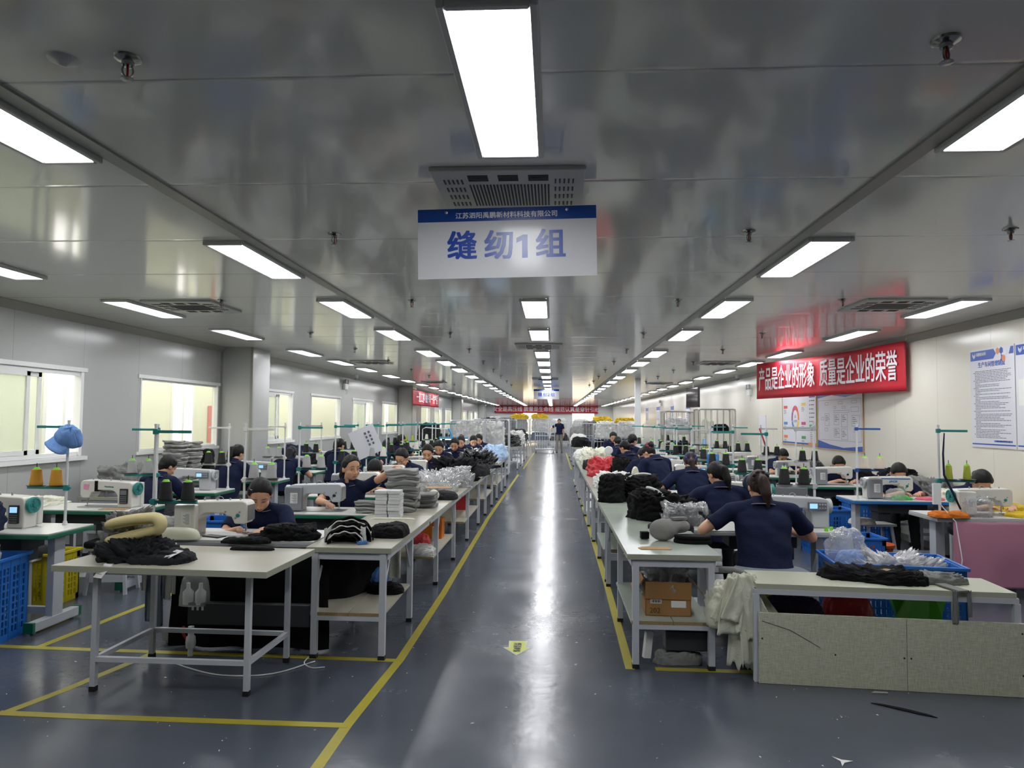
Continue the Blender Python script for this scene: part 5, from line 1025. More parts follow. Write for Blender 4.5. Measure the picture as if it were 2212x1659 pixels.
heap('fabric_heap', 'pink and red pieces by the lit needle', 'cloth', cm('rose', '#d8667c'), 4.4, 8.6, TZ, .3, .2, .03, 127, fold=1.2); heap('fabric_heap', 'striped grey cloth heap against the poster wall', 'cloth', M_cg, 4.78, 9.3, .7, .35, .8, .24, 128, fold=1.5, amp=.3, kind='stuff', layers=3); heap('fabric_heap', 'black cloth heap against the poster wall', 'cloth', M_cb, 4.78, 10.2, .7, .36, .9, .3, 129, fold=1.3, kind='stuff'); heap('fabric_heap', 'cream ribbons beside the striped grey heap', 'cloth', M_cream, 4.7, 8.7, .7, .24, .5, .17, 130, fold=1.4)
for x, y, l, k in ((4.72, 8.2, .7, 1), (4.72, 9.6, 1.1, 2), (4.72, 11.3, 1.4, 3), (4.7, 13.2, 1.6, 4), (4.7, 15.6, 1.8, 5), (4.72, 18, 2.2, 6)): worktable(x-.22, x+.22, y-l/2, y+l/2, (y-l/2+.1, y+l/2-.1), 'narrow side table along the poster wall, %s from the front' % ORD[k-1], M_ltop, z=.7, braces=False)
heap('fabric_heap', 'round black cloth parcel under the second flow chart poster', 'cloth', M_cb, 4.72, 11.2, .7, .3, .4, .22, 131, fold=.6); heap('fabric_heap', 'black bags on the side table beyond the posters', 'cloth', M_bagb, 4.66, 13.2, .7, .36, .8, .26, 132); heap('fabric_heap', 'black strapped bags by the tall paper notice', 'cloth', M_cb, 4.65, 15.6, .7, .34, .6, .3, 133)
o = tag(obj('grey_case', MB().bx(-.25, .25, -.02, .02, 0, .76).mesh('case', mat('grey_board', '#77787b', .6)), None, (3.2, 9.9, .0)), 'grey board screen standing before the grey machines', 'board')
crate(4.66, 6.45, 0, .5, .4, .62, 'navy', 'deep blue bin at the poster wall beside the pink cloth')
o = thing('desk_fan', 'small navy desk fan clipped behind the ponytail worker', 'fan', (1.93, 7.05, TZ)); obj('fan_cage', MB().lathe([(.002, -.035), (.05, -.04), (.085, -.02), (.09, 0), (.085, .02), (.05, .035), (.002, .04)], (0, 0, .3), 22, 'Y').mesh('cage', mat('navy_plastic', '#24304e', .4), .8), o); obj('fan_pole', MB().cyl((0, 0, 0), (0, 0, .22), .011).mesh('pole', M_black), o)
o = thing('smartphone', 'black smartphone propped in a holder beside the nearest lit machine', 'phone', (1.93, 5.95, TZ)); obj('phone_body', MB().box((0, 0, .11), (.08, .01, .16), M=Matrix.Rotation(-.25, 3, 'X')).mesh('phone', M_black), o, bev if False else (0, 0, 0), .35); obj('holder', MB().box((.01, .02, .02), (.04, .05, .04)).mesh('holder', M_black), o)
for i, (x, y, c) in enumerate(((2.1, 6.02, 'yellow'), (2.24, 6.0, 'green'), (2.3, 6.05, 'green'))): tag(obj('plastic_clip', MB().bx(-.012, .012, -.01, .01, 0, .03).mesh('clip', M_cr[c] if c == 'yellow' else M_neon), None, (x, y, TZ), .3*i), '%s clip, %s by the nearest lit machine' % (c, ORD[i]), 'clip')
# ------------------------------------------------------------------ window side foreground
crate(-4.24, 5.05, 0, .5, .42, .6, 'blue', 'tall blue slatted crate at the picture edge under a white bag', .12); heap('plastic_bag', 'white printed bag bulging over the tall blue crate', 'bag', M_bagw, -4.26, 4.95, .5, .42, .34, .3, 140, fold=.8, amp=.2)
heap('fabric_heap', 'navy and yellow caps above the white printed bag', 'cloth', M_cnavy, -4.32, 5.12, .78, .3, .26, .22, 141, fold=1.3, layers=3); heap('yellow_trim', 'yellow trims between the navy caps', 'cloth', M_cyel, -4.24, 5.03, .82, .16, .2, .12, 142, fold=1.2, layers=4)
crate(-4.5, 6.15, 0, .36, .34, .44, 'yellow', 'yellow crate behind the nearest green footed table leg'); stool(-4.15, 6.55, .15, 'grey and white stool beside the yellow crate'); stool(-4.62, 6.0, 0, 'stool with dark flat cushion under the nearest window table', lambda o: obj('cushion', heap_mesh('cushion', M_cd, .42, .34, .08, 143, fold=.1, amp=.05, top=.2), o, (0, 0, .43)))
o = tag(obj('seat_pad', MB().bx(-.19, .19, -.12, .12, 0, .06).mesh('pad', M_cb), None, (-4.15, 6.5, .432), .15), 'flat black seat pad on the grey and white stool', 'cushion'); md = o.modifiers.new('b', 'BEVEL'); md.width = .02; md.segments = 3
crate(-3.55, 7.55, 0, .5, .4, .55, 'blue', 'deep blue crate behind the white teal machine', 0); tag(obj('control_box', MB().bx(-.12, .12, -.08, .08, 0, .14).mesh('box', M_cr['green']), None, (-3.1, 6.35, .02)), 'green footed base piece behind the hanging strips', 'box')
# blue cap on the nearest thread stand
cp = MB(); n = 22
def capf(u, v): a = 2*PI*u; r = math.sin(v*PI/2)**.75; k = 1+.1*noise.noise(Vector((math.cos(a)*2, math.sin(a)*2, v*3)))+.05*noise.noise(Vector((math.cos(a)*6, math.sin(a)*6, v*8))); return Vector((math.cos(a)*r*.115*k, math.sin(a)*r*.095*k, .13*math.cos(v*PI/2)*k))
cp.grid(capf, n*2, 14)
o = thing('peaked_hat', 'light blue cloth hat with visor hung on the nearest thread stand', 'hat', (-4.0, 5.66, TZ+.69), rot=(.35, .55, -.3)); M_capb = cm('cap_blue', '#6e95cd', bscale=30); c = obj('crown', cp.mesh('crown', M_capb, 4), o); c.modifiers.new('s', 'SOLIDIFY').thickness = .004
c = obj('visor', MB().grid(lambda u, v: Vector((math.cos(PI*u)*.1*(1+.1*v), -.07-.1*v*math.sin(PI*u)**.6, .005-.04*v+.02*math.sin(PI*u))), 20, 6).mesh('visor', M_capb, 4), o); c.modifiers.new('s', 'SOLIDIFY').thickness = .006
# goods along the window wall
for x, y, l, k in ((-5.35, 6.6, 1.7, 1), (-5.3, 8.85, 1.5, 2), (-5.0, 13.8, 1.8, 3), (-5.2, 16.5, 2.5, 4), (-5.2, 20, 3, 5)): worktable(x-.3, x+.3, y-l/2, y+l/2, (y-l/2+.1, y+l/2-.1), 'side table along the window wall, %s from the front' % ORD[k-1], M_ltop, z=.7, braces=False)
heap('fabric_heap', 'kraft and cream paper pieces under the first window', 'cloth', M_cream, -5.2, 6.7, .7, .5, 1.1, .12, 150, fold=1.5, kind='stuff', layers=3); heap('fabric_heap', 'grey garments with blue lining below the first fixed window', 'cloth', M_cg, -5.25, 8.5, .7, .46, .7, .34, 151, fold=1.3, kind='stuff', layers=3); heap('fabric_heap', 'grey folded pieces behind the white thread cones', 'cloth', M_clg, -5.25, 9.2, .7, .46, .6, .25, 152, fold=1.3, kind='stuff', layers=4)
for i, (y, n_) in enumerate(((9.93, 16), (10.33, 15))): stack('grey_cover', 'grey frayed panel', 'cover', M_clg, -5.42+.01*i, y, .7, .26, .3, .03, n_+5, 11+i, 'of the %s tall stack below the window' % ['outer', 'inner'][i], 'frayed grey panels below the fixed window', jit=.03, mats=[M_clg, M_cg], r=.05)
for X in (-4.55,): worktable(-5.68, -5.14, 9.65, 11.05, (9.75, 10.95), 'low table holding tall frayed grey stacks', M_ltop, z=.7, braces=False)
o = thing('strapped_bundle', 'black cloth bundle in white straps beside the frayed grey stacks', 'bundle', (-5.4, 10.75, .7)); obj('cloth', heap_mesh('bb', M_cb, .26, .28, .46, 160, fold=.6, amp=.1, top=.18, layers=6), o); obj('white_strap', MB().box((-.12, -.13, .2), (.05, .03, .42)).mesh('strap', M_cw), o)
heap('fabric_heap', 'charcoal scraps heap by the paper hanging row', 'cloth', M_cd, -4.9, 14.0, .7, .6, 1.4, .25, 153, fold=1.5, kind='stuff', layers=4); heap('fabric_heap', 'navy garment heap near the second fixed window', 'cloth', M_cnavy, -4.98, 13.6, .7, .5, .8, .4, 154, fold=1.1); heap('fabric_heap', 'yellow cloth beside the navy garment heap', 'cloth', M_cyel, -4.85, 14.4, .7, .26, .4, .3, 155)
heap('fabric_heap', 'dark headrest covers stacked near the second column', 'cloth', M_cd, -4.2, 24.0, TZ, .7, .8, .72, 156, fold=1.0, layers=3)
# flakes of lint on the floor, a few bigger scraps
b = MB(); R = random.Random(11)
for i in range(260):
    x, y = R.uniform(-3.3, 3.2), 3.2+R.random()**1.7*7; s = R.uniform(.0015, .0042); a = R.uniform(0, 6.28); c_, s_ = math.cos(a), math.sin(a); l = s*R.uniform(1, 4)
    b.add([(x-c_*l, y-s_*l, .001), (x+s_*s, y-c_*s, .001), (x+c_*l, y+s_*l, .001), (x-s_*s, y+c_*s, .0035)], [(0, 1, 2, 3), (3, 2, 1, 0)])
tag(obj('lint_debris', b.mesh('lint', M_cw)), 'fine white lint and thread ends scattered over the grey floor', 'lint', None, 'stuff')
tag(obj('fabric_strip', MB().prism([(-.16, .05), (-.1, .055), (.02, .02), (.13, -.03), (.16, -.06), (.06, -.035), (-.08, .02)], 0, .004, 'Z').mesh('strip', M_cb), None, (2.02, 4.29, .0015), -.25), 'narrow black fabric strip lying on the floor before the woven board', 'strip')
tag(obj('paper_scrap', MB().prism([(-.03, .05), (.0, .015), (.05, .0), (.0, -.015), (-.03, -.05), (-.012, 0)], 0, .002, 'Z').mesh('scrap', M_lbl), None, (1.42, 3.63, .0015), .1), 'white arrow shaped paper scrap on the near floor', 'scrap')
tag(obj('paper_scrap', MB().prism([(-.05, -.01), (.05, -.014), (.055, .006), (-.02, .014)], 0, .004, 'Z').mesh('scrap', M_clg), None, (2.0, 4.55, .0015)), 'grey lint scrap at the foot of the woven board', 'scrap')
# exit arrow sticker
M_arrow = mat('arrow_yellow', '#c9cf52', .5)
o = thing('floor_sticker', 'yellow green arrow sticker with black characters on the aisle floor', 'sticker', (-.25, 5.22, .0012)); obj('arrow', MB().prism([(-.063, .15), (-.055, 0), (-.09, 0), (0, -.15), (.09, 0), (.055, 0), (.063, .15)], 0, .001, 'Z').mesh('arrow', M_arrow), o); obj('arrow_border', MB().prism([(-.07, .157), (-.062, .007), (-.105, .007), (0, -.163), (.105, .007), (.062, .007), (.07, .157)], -.0006, 0, 'Z').mesh('border', M_lbl), o)
for i, ch in enumerate('紧急疏散'): text('lettering', ch, .052, M_black, o, (0, -.07+.052*i, .0012), (0, 0, PI), 1.2, .001, depth=.0002)

# small things hung on or stuck to the machines and poles
tag(obj('sticky_note', MB().box((0, 0, 0), (.05, .002, .05)).mesh('note', mat('pink_note', '#e08ab0', .6)), None, (-4.57, 6.742, TZ+.2), 0, rot=(0, .15, 0)), 'pink sticky note on the white machine by the first window', 'note')
tag(obj('elastic_band', MB().bx(-.016, .016, -.079, .079, .155, .258).mesh('band', M_cb), None, (-4.47, 6.82, TZ), 0), 'black band wrapped round the white machine arm by the first window', 'band')
tag(obj('cardboard_sheet', MB().box((0, 0, .003), (.26, .1, .005)).mesh('card', mat('brown_card', '#a8865c', .8)), None, (-4.2, 6.62, TZ), .08), 'brown card strip on the table of the white machine by the first window', 'card')
o = thing('switch_box', 'white switch box with hanging cable on the pole by the pink cloth', 'switch box', (3.66, 7.06, TZ+.12)); obj('box_case', MB().bx(-.035, .035, -.04, -.01, 0, .2).mesh('case', M_pvc), o); obj('cable', MB().tube([(.03, -.03, .0), (.12, -.12, -.15), (.16, -.14, -.5), (.08, -.2, -.85)], .005, 6).mesh('cable', M_white, 4), o)
o = thing('fabric_strap', 'navy strap draped from the pole top by the pink cloth', 'strap', (3.74, 7.05, TZ+.8)); obj('webbing', MB().tube([(.0, -.02, 0), (-.02, -.03, -.2), (-.015, -.03, -.4), (.05, -.04, -.55), (.12, -.05, -.72)], [.006, .009, .01, .011, .008], 6).mesh('web', M_cnavy, 4), o)
drape('plastic_bag', 'bright blue plastic bag hung among the stands of the poster half', 'bag', mat('blue_bag', '#3a86c8', .3), 2.3, 10.4, 1.18, .17, .19, 2, .012, seed=4)
o = thing('fabric_strap', 'red strap hanging from a stand arm before the ring poster', 'strap', (3.385, 11.885, TZ+.785)); obj('webbing', MB().tube([(.0, 0, 0), (.04, -.01, -.12), (.1, -.01, -.3)], .012, 6).mesh('web', M_cred, 4), o)
tag(obj('smartphone', MB().bx(-.04, .04, -.08, .08, 0, .009).mesh('phone', M_black), None, (-2.52, 5.2, TZ), 1.2), 'dark phone lying by the nearest white machine', 'phone')
heap('cloth_pile', 'small black cloth under the needle of the nearest white machine', 'cloth', M_cb, -2.2, 5.3, TZ, .22, .12, .015, 171)
# ------------------------------------------------------------------ signs, banners, posters
M_sw = mat('sign_white', '#c9cacc', .12, spec=.16); M_sb = mat('sign_blue', '#123f8e', .2); M_lw = mat('letter_white', '#dfe0e4', .4); M_lb = mat('letter_blue', '#123f9a', .3)
def sign(x, y, z, rz, num, label, roll=0, cords=True):
    o = thing('hanging_sign', label, 'sign', (x, y, z), rot=(0, roll, rz)); w, h = .48, .19
    obj('board', MB().bx(-w, w, -.003, .003, -h, h).mesh('board', M_sw), o); obj('blue_header', MB().bx(-w, w, -.0042, -.003, h-.07, h).mesh('header', M_sb), o)
    text('header_lettering', '江苏泗阳禹鹏新材料科技有限公司', .035, M_lw, o, (0, -.0045, h-.041), (PI/2, 0, 0), 1.05, .0005)
    text('lettering', '缝', .165, M_lb, o, (-.24, -.0035, -.022), (PI/2, 0, 0), 1, .004); text('lettering', '纫', .165, M_lb, o, (-.04, -.0035, -.022), (PI/2, 0, 0), 1, .004); (text('lettering', num, .165, M_lb, o, (.085, -.0035, -.022), (PI/2, 0, 0), 1, .006) if num != '1' else obj('lettering', MB().prism([(.082, -.085), (.112, -.085), (.112, .04), (.088, .04), (.052, .022), (.052, -.004), (.082, .01)], -.0042, -.0031).mesh('one', M_lb), o)); text('lettering', '组', .165, M_lb, o, (.235, -.0035, -.022), (PI/2, 0, 0), 1, .004)
    if cords:
        for s, dx in ((-.325, .05), (.325, -.012)): obj('cord', MB().tube([(s, -.004, h-.02), (s+dx, .05, h+.03), (s+dx, .1, ZC-z-.015)], .0022, 5).mesh('cord', M_white), o); obj('eyelet', MB().lathe([(.004, -.007), (.008, -.006), (.008, -.002)], (s, 0, h-.02), 12, 'Y').mesh('eyelet', M_steel), o)
    return o
sign(-.254, 3.75, 2.6, .0, '1', 'hanging white sign with blue header reading 缝纫1组', -.02)
sign(-.26, 26.8, 2.63, 0, '2', 'far hanging sign reading 缝纫2组 over the aisle')
M_ban = mat('red_banner', '#b81a2c', .6, bump=.25, bscale=3)
def banner(p0, p1, z1, h, body, label, size, sx, back=False):
    p0, p1 = Vector((p0[0], p0[1], 0)), Vector((p1[0], p1[1], 0)); d = p1-p0; L = d.length; rz = math.atan2(d.y, d.x); c = (p0+p1)/2
    o = thing('banner', label, 'banner', (c.x, c.y, z1-h/2), rz)
    def fn(u, v): return Vector(((u-.5)*L, .012*math.sin(u*19)+.01*noise.noise(Vector((u*9, v*3, L))), (.5-v)*h-.035*math.sin(PI*u)*(1-v)))
    b = obj('cloth', MB().grid(fn, 80, 8).mesh('cloth', M_ban, 4), o); md = b.modifiers.new('s', 'SOLIDIFY'); md.thickness = .004
    t = text('lettering', body, size, M_lw, o, (0, -.026, -.012), (PI/2, 0, 0), sx, .006, spacing=1.0)
    for s in (-1, 1): obj('cord', MB().tube([(s*L/2, 0, h/2), (s*(L/2+.03), .02, ZC-z1+h/2)], .004, 5).mesh('cord', M_white), o)
    return o
banner((4.0, 14.2), (4.9, 10.15), 2.80, .7, '产品是企业的形象  质量是企业的荣誉', 'red banner with white characters near the poster wall', .47, .5)
banner((-4.95, 60-.3), (3.75, 60-.3), 2.86, .62, '安全是高压线 质量是生命线 规范认真是穿针引线', 'long red banner across the far wall', .44, .95)
banner((-5.05, 25.3), (-5.0, 30.8), 2.74, .58, '一道工序 做好每一件产品', 'red banner hanging along the window side', .4, 1.0)
M_pw = mat('poster_white', '#d5d6dc', .35); M_pl = mat('poster_print', '#5b6070', .6); M_pb = mat('poster_blue', '#1f4fa8', .4); M_po = mat('poster_orange', '#d98a4e', .5); M_frame = mat('wood_poster_frame', '#b79a6a', .5)
PC = [mat('ring_'+n, c, .5) for n, c in (('red', '#d0443c'), ('orange', '#d97a3c'), ('yellow', '#e0bd45'), ('green', '#3f9a5b'), ('blue', '#3b82c4'), ('violet', '#7a4a86'), ('crimson', '#c04070'))]
def poster(y0, y1, z0, z1, label, frame=None):
    """flat board on the poster wall; local x runs towards the camera (to -Y), z up"""
    w, h = (y1-y0)/2, (z1-z0)/2; o = thing('wall_poster', label, 'poster', (XR-.006, (y0+y1)/2, (z0+z1)/2), -PI/2)
    obj('sheet', MB().bx(-w, w, -.006, .006, -h, h).mesh('sheet', M_pw), o)
    if frame:
        b = MB(); t = .012
        for X in (-w, w): b.bx(X-t, X+t, -.012, .004, -h-t, h+t)
        for Z in (-h, h): b.bx(-w, w, -.012, .004, Z-t, Z+t)
        obj('frame', b.mesh('frame', frame), o)
    return o, w, h
def lines(o, rows, m=None, name='print_lines', y=-.0068):
    b = MB()
    for x0, x1, z, t in rows: b.bx(x0, x1, y, -.006, z-t/2, z+t/2)
    obj(name, b.mesh(name, m or M_pl), o)
def logo(o, x, z, s, m):
    b = MB(); Y0, Y1 = -.0085, -.007
    b.prism([(x-s*.9, z+s*.9), (x-s*.1, z+s*.2), (x-s*.12, z-s*.9), (x-s*.75, z-s*.1)], Y0, Y1); b.prism([(x+s*.9, z+s), (x+s*.75, z-s*.2), (x+s*.15, z-s*.9), (x+s*.1, z-s*.2), (x+s*.3, z+s*.5), (x+s*.05, z+s*.2), (x+s*.3, z+s*.05), (x+s*.5, z+s*.5)], Y0, Y1)
    obj('logo', b.mesh('logo', m), o)
R = random.Random(2)
for k, (y0, y1, z0, z1) in enumerate(((7.93, 8.74, 1.38, 2.52), (7.08, 7.91, 1.38, 2.52))):
    o, w, h = poster(y0, y1, z0, z1, ['tall white rules poster headed 生产车间管理制度', 'second blue headed poster cut by the picture edge'][k])
    b = MB(); b.prism([(-w+.01, h-.02), (-w+.01, h-.13), (w*.1, h-.13), (w*.22, h-.075), (w*.12, h-.02)], -.0072, -.006); b.prism([(w*.86, h-.02), (w*.78, h-.1), (w-.01, h-.1), (w-.01, h-.02)], -.0072, -.006); b.bx(-w+.01, w-.01, -.0072, -.006, -h+.03, -h+.045); obj('blue_header', b.mesh('header', M_pb), o)
    for i, (cx, cz, m) in enumerate(((.3, -.03, M_po), (.46, -.03, M_pb), (.62, -.05, M_pw), (.46, -.11, M_pb), (.56, -.12, M_po), (.38, -.1, M_pw))): obj('hexagon', MB().prism([(w*cx+.034*math.cos(t), h-.02+cz+.04*math.sin(t)) for t in [PI/6+PI/3*j for j in range(6)]], -.0078-.0001*i, -.0065).mesh('hexagon', m), o)
    logo(o, -w+.08, h-.075, .035, M_lw); text('header_lettering', '禹鹏新材料', .042, M_lw, o, (-w+.22, -.0074, h-.065), (PI/2, 0, 0), .9, .0008)
    if k == 0:
        text('lettering', '生产车间管理制度', .066, M_pb, o, (0, -.0066, h-.19), (PI/2, 0, 0), .95, .0012)
        rows = []; z = h-.26
        for i in range(44):
            x = -w+.06+(.0 if i % 5 == 1 else .03); e = min(w-.05, x+R.choice((.1, .3, .45, .55, .6, .64, .66))); 
            while x < e: l = R.uniform(.02, .07); rows.append((x, min(e, x+l), z, .0065)); x += l+.008
            z -= .0178
        lines(o, rows); text('lettering', '江苏泗阳禹鹏新材料科技有限公司', .024, M_pb, o, (w*.45, -.0066, -h+.075), (PI/2, 0, 0), .9, .0006)
    else: obj('paper', MB().bx(-w+.04, w-.2, -.0075, -.006, -.1, .18).mesh('paper', M_lbl), o)
o, w, h = poster(13.72, 15.7, 1.2, 2.22, 'colour ring management poster with numbered tags', M_frame)
for i in range(7):
    a0 = PI/2-2*PI*i/7; b = MB(); pts = [(.23*math.cos(a0-t), .23*math.sin(a0-t)*1.15) for t in [2*PI/7*.94*j/6 for j in range(7)]]; pts += [(p[0]*.66, p[1]*.66) for p in reversed(pts)]
    obj('ring_segment', MB().prism([(x-.18, z+.02) for x, z in pts], -.0075, -.006).mesh('seg', PC[i]), o)
text('lettering', '6S', .09, M_pl, o, (-.18, -.0066, .06), (PI/2, 0, 0)); text('lettering', '企业管理', .055, M_pl, o, (-.18, -.0066, -.04), (PI/2, 0, 0))
for i, (x, z) in enumerate(((-.78, .26), (.3, .3), (-.78, -.08), (.3, -.08), (-.78, -.36), (.3, -.36))): obj('tag_bar', MB().bx(x-.12, x+.12, -.0072, -.006, z-.03, z+.03).mesh('bar', PC[(i*2) % 7]), o); lines(o, [(x-.12, x+.02+.02*(j % 3), z-.06-.025*j, .008) for j in range(4)])
obj('tag_bar', MB().bx(.62, .93, -.0072, -.006, -.2, -.1).mesh('bar', PC[3]), o); obj('tag_bar', MB().bx(.62, .93, -.0072, -.006, .42, .46).mesh('bar', M_pb), o); lines(o, [(.68, .9-.03*(j % 3), .36-.08*j, .016) for j in range(6)]+[(.66, .92-.04*(j % 2), -.26-.035*j, .01) for j in range(6)])
lines(o, [(.62, .65, .36-.08*j, .03) for j in range(6)], M_pb, 'bullet_marks'); lines(o, [(-.98, .55, -h+.03, .03)], M_pb, 'blue_footer'); lines(o, [(.55, .97, -h+.035, .05)], M_po, 'orange_footer')
o, w, h = poster(11.7, 13.66, 1.17, 2.22, 'flow chart poster with blue wave border', M_frame)
b = MB(); b.prism([(-w+.01, h-.01), (-w+.01, h-.12), (-.3, h-.08), (.3, h-.13), (w-.01, h-.08), (w-.01, h-.01)], -.0072, -.006); b.prism([(-w+.01, -h+.01), (w-.01, -h+.01), (w-.01, -h+.1), (.2, -h+.05), (-.4, -h+.09), (-w+.01, -h+.16)], -.0072, -.006); obj('blue_border', b.mesh('border', M_pb), o)
b = MB()
def outl(x0, x1, z0, z1, t=.004):
    for r in ((x0, x1, z0, z0+t), (x0, x1, z1-t, z1), (x0, x0+t, z0, z1), (x1-t, x1, z0, z1)): b.bx(r[0], r[1], -.0072, -.006, r[2], r[3])
for x0, x1, z0, z1 in ((-.92, .92, -.36, .36), (-.6, -.45, .27, .32), (.0, .18, .28, .33), (.55, .75, .28, .33), (-.2, .45, .13, .17), (-.2, -.1, .2, .24), (.15, .3, .2, .24), (.52, .82, .14, .22), (-.2, .02, -.08, .1), (.12, .38, -.12, .1), (.55, .85, -.1, .08), (-.2, .03, -.3, -.14), (.12, .38, -.34, -.15), (-.62, -.42, -.1, .12), (-.8, -.68, 0, .05), (-.62, -.5, -.2, -.14), (.62, .75, -.2, -.14)): outl(x0, x1, z0, z1)
obj('flow_boxes', b.mesh('boxes', M_pl), o); lines(o, [(x, x+.1+.04*(j % 3), z-.03*j, .009) for x, z in ((-.17, .07), (.15, .07), (.58, .04), (-.17, -.17), (.15, -.19), (-.59, .08)) for j in range(4)])
tag(obj('paper_notice', MB().bx(-.004, .004, -.28, .28, -.36, .36).mesh('sheet', M_pw), None, (XR-.006, 17.2, 1.45)), 'tall pale paper notice on the poster wall past the ring poster', 'notice')
for k, (y, z0, z1, wd) in enumerate(((26.5, 1.5, 2.3, .8), (34, 1.5, 2.35, 1.0), (38, 1.5, 2.35, .9), (30.0, 1.6, 2.3, .7))):
    o, w, h = poster(y-wd/2, y+wd/2, z0, z1, 'far blue headed notice on the poster wall, %s' % ORD[k]); lines(o, [(-w, w, h-.1, .16)], M_pb, 'blue_header'); lines(o, [(-w+.05, w-.1, h-.28-.07*j, .02) for j in range(6)])
# emergency lights, cameras, television
def elight(x, y, z, rz, label):
    o = thing('emergency_light', label, 'emergency light', (x, y, z), rz); obj('case', MB().bx(-.14, .14, .0, .06, -.1, .05).mesh('case', M_pvc), o)
    for s in (-1, 1): obj('lamp_head', MB().lathe([(.02, -.04), (.06, -.03), (.065, .02), (.002, .02)], (s*.1, 0, .11), 14, 'Y').mesh('head', M_mg2, .7), o)
    obj('cable', MB().tube([(.1, .02, -.1), (.13, .02, -.2), (.08, .03, -.24), (.02, .03, -.1)], .005, 5).mesh('cable', M_white), o)
elight(XL+.07, 19.2, 2.55, -PI/2-PI, 'twin head emergency light between the windows'); elight(XL+.07, 33, 2.55, -PI/2-PI, 'far twin head emergency light on the window wall'); elight(XR-.07, 18.2, 2.42, -PI/2, 'twin head emergency light on the poster wall'); elight(XR-.07, 33, 2.45, -PI/2, 'far twin head emergency light on the poster wall')
for i, (x, y) in enumerate(((4.8, 18.8), (-5.5, 19.5), (4.8, 31))): o = thing('security_camera', 'white security camera under the ceiling, %s' % ['poster wall near the banner', 'window wall', 'poster wall far off'][i], 'camera', (x, y, ZC)); obj('mount', MB().cyl((0, 0, 0), (0, 0, -.09), .06, .05, 16).mesh('mount', M_white, .7), o); obj('lens_dome', MB().ell((0, 0, -.1), (.055, .055, .045)).mesh('dome', M_mg, 4), o)
o = thing('television', 'dark television hung from the ceiling near the cages', 'television', (4.05, 21.0, 2.35), -1.42); obj('bezel', MB().bx(-.5, .5, -.0, .06, -.29, .29).mesh('bezel', M_black), o); obj('screen', MB().bx(-.485, .485, -.004, 0, -.275, .275).mesh('screen', mat('red_reflection_screen', '#2a0f16', .08)), o); obj('hanger', MB().cyl((0, .04, .29), (0, .04, .51), .02).mesh('hanger', M_white), o)  # screen base colour holds a painted dark red reflection
# ------------------------------------------------------------------ cages, racks and stock at the far end
M_cage = mat('cage_steel', '#b3b1aa', .4, metal=.2); M_cagew = mat('white_cage_steel', '#c4c8cc', .4)
def cage(x, y, rz, w, d, h, label, shelves=(.25, .85), m=None, pitch=.15, z0=.12, wheels=True):
    m = m or M_cage; o = thing('cage_trolley', label, 'cage', (x, y, 0), rz, 'wire cage trolleys')
    def side(L, ax, s):
        b = MB(); r = .08; P = (lambda u, z: (u, s*d/2, z)) if ax == 'x' else (lambda u, z: (s*w/2, u, z))
        b.tube([P(-L/2, z0), P(-L/2, h-r)]+[P(-L/2+r-r*math.cos(t), h-r+r*math.sin(t)) for t in [PI/2*i/5 for i in range(1, 6)]]+[P(L/2-r+r*math.sin(t), h-r+r*math.cos(t)) for t in [PI/2*i/5 for i in range(1, 6)]]+[P(L/2, z0)], .016, 7)
        n = int(L/pitch)
        for i in range(1, n): u = -L/2+L*i/n; b.cyl(P(u, z0), P(u, h), .008, n=6)
        for z in (z0+.02, h*.52): b.cyl(P(-L/2, z), P(L/2, z), .011, n=6)
        return b.mesh('side_grid', m, .9)
    for ax, L, s in (('x', w, 1), ('x', w, -1), ('y', d, 1), ('y', d, -1)): part('side_grid', 'cg%s%.2f%.2f%.2f%d%s' % (ax, w, d, h, s, m.name), lambda: side(L, ax, s), o)
    for z in shelves: part('shelf', 'cgs%.2f%.2f%.2f%s' % (w, d, z, m.name), lambda: MB().bx(-w/2+.01, w/2-.01, -d/2+.01, d/2-.01, z-.012, z).mesh('shelf', m), o)
    if wheels:
        for sx in (-1, 1):
            for sy in (-1, 1): part('caster', 'cst', lambda: MB().lathe([(.01, -.015), (.05, -.015), (.05, .015), (.01, .015)], (0, 0, .05), 14, 'X').mesh('caster', M_black, .7), o, (sx*(w/2-.05), sy*(d/2-.05), 0))
            part('caster_fork', 'cfk%.2f' % d, lambda: [b := MB(), [b.bx(-.02, .02, sy*(d/2-.05)-.02, sy*(d/2-.05)+.02, .09, .14) for sy in (-1, 1)], b.mesh('fork', M_cage)][2], o, (sx*(w/2-.05), 0, 0))
    return o
cage(3.4, 19.7, 0, .8, .6, 1.92, 'tall wire cage of wrapped stock, aisle side of the pair near the television', (.3, 1.3)); cage(4.27, 19.1, 0, .95, .6, 1.98, 'tall wire cage with white cones, wall side of the pair', (.3, .85, 1.35))
heap('plastic_bag', 'film wrapped pale stock on the upper shelf of the aisle side cage', 'bag', M_bagw, 3.4, 19.7, 1.31, .68, .5, .42, 200, fold=1.2); heap('fabric_heap', 'dark bagged stock in the lower aisle side cage', 'cloth', M_cd, 3.4, 19.7, .31, .66, .5, .8, 201, fold=1.2, layers=4); heap('fabric_heap', 'black parcel on the upper shelf of the wall side cage', 'cloth', M_cb, 4.45, 19.1, 1.36, .4, .4, .22, 202)
cone(4.0, 19.05, 1.36, 'white', 'large white cone on the upper shelf of the wall side cage', .1, .34); cone(4.2, 19.2, 1.36, 'white', 'second large white cone on the wall side cage shelf', .1, .3)
for i, c in enumerate(('black', 'lime', 'cream', 'gold', 'gold', 'black', 'black')): cone(3.9+.12*i, 18.95, .86, c, '%s cone, %s along the middle shelf of the wall side cage' % (c, ORD[i]), .055, .17)
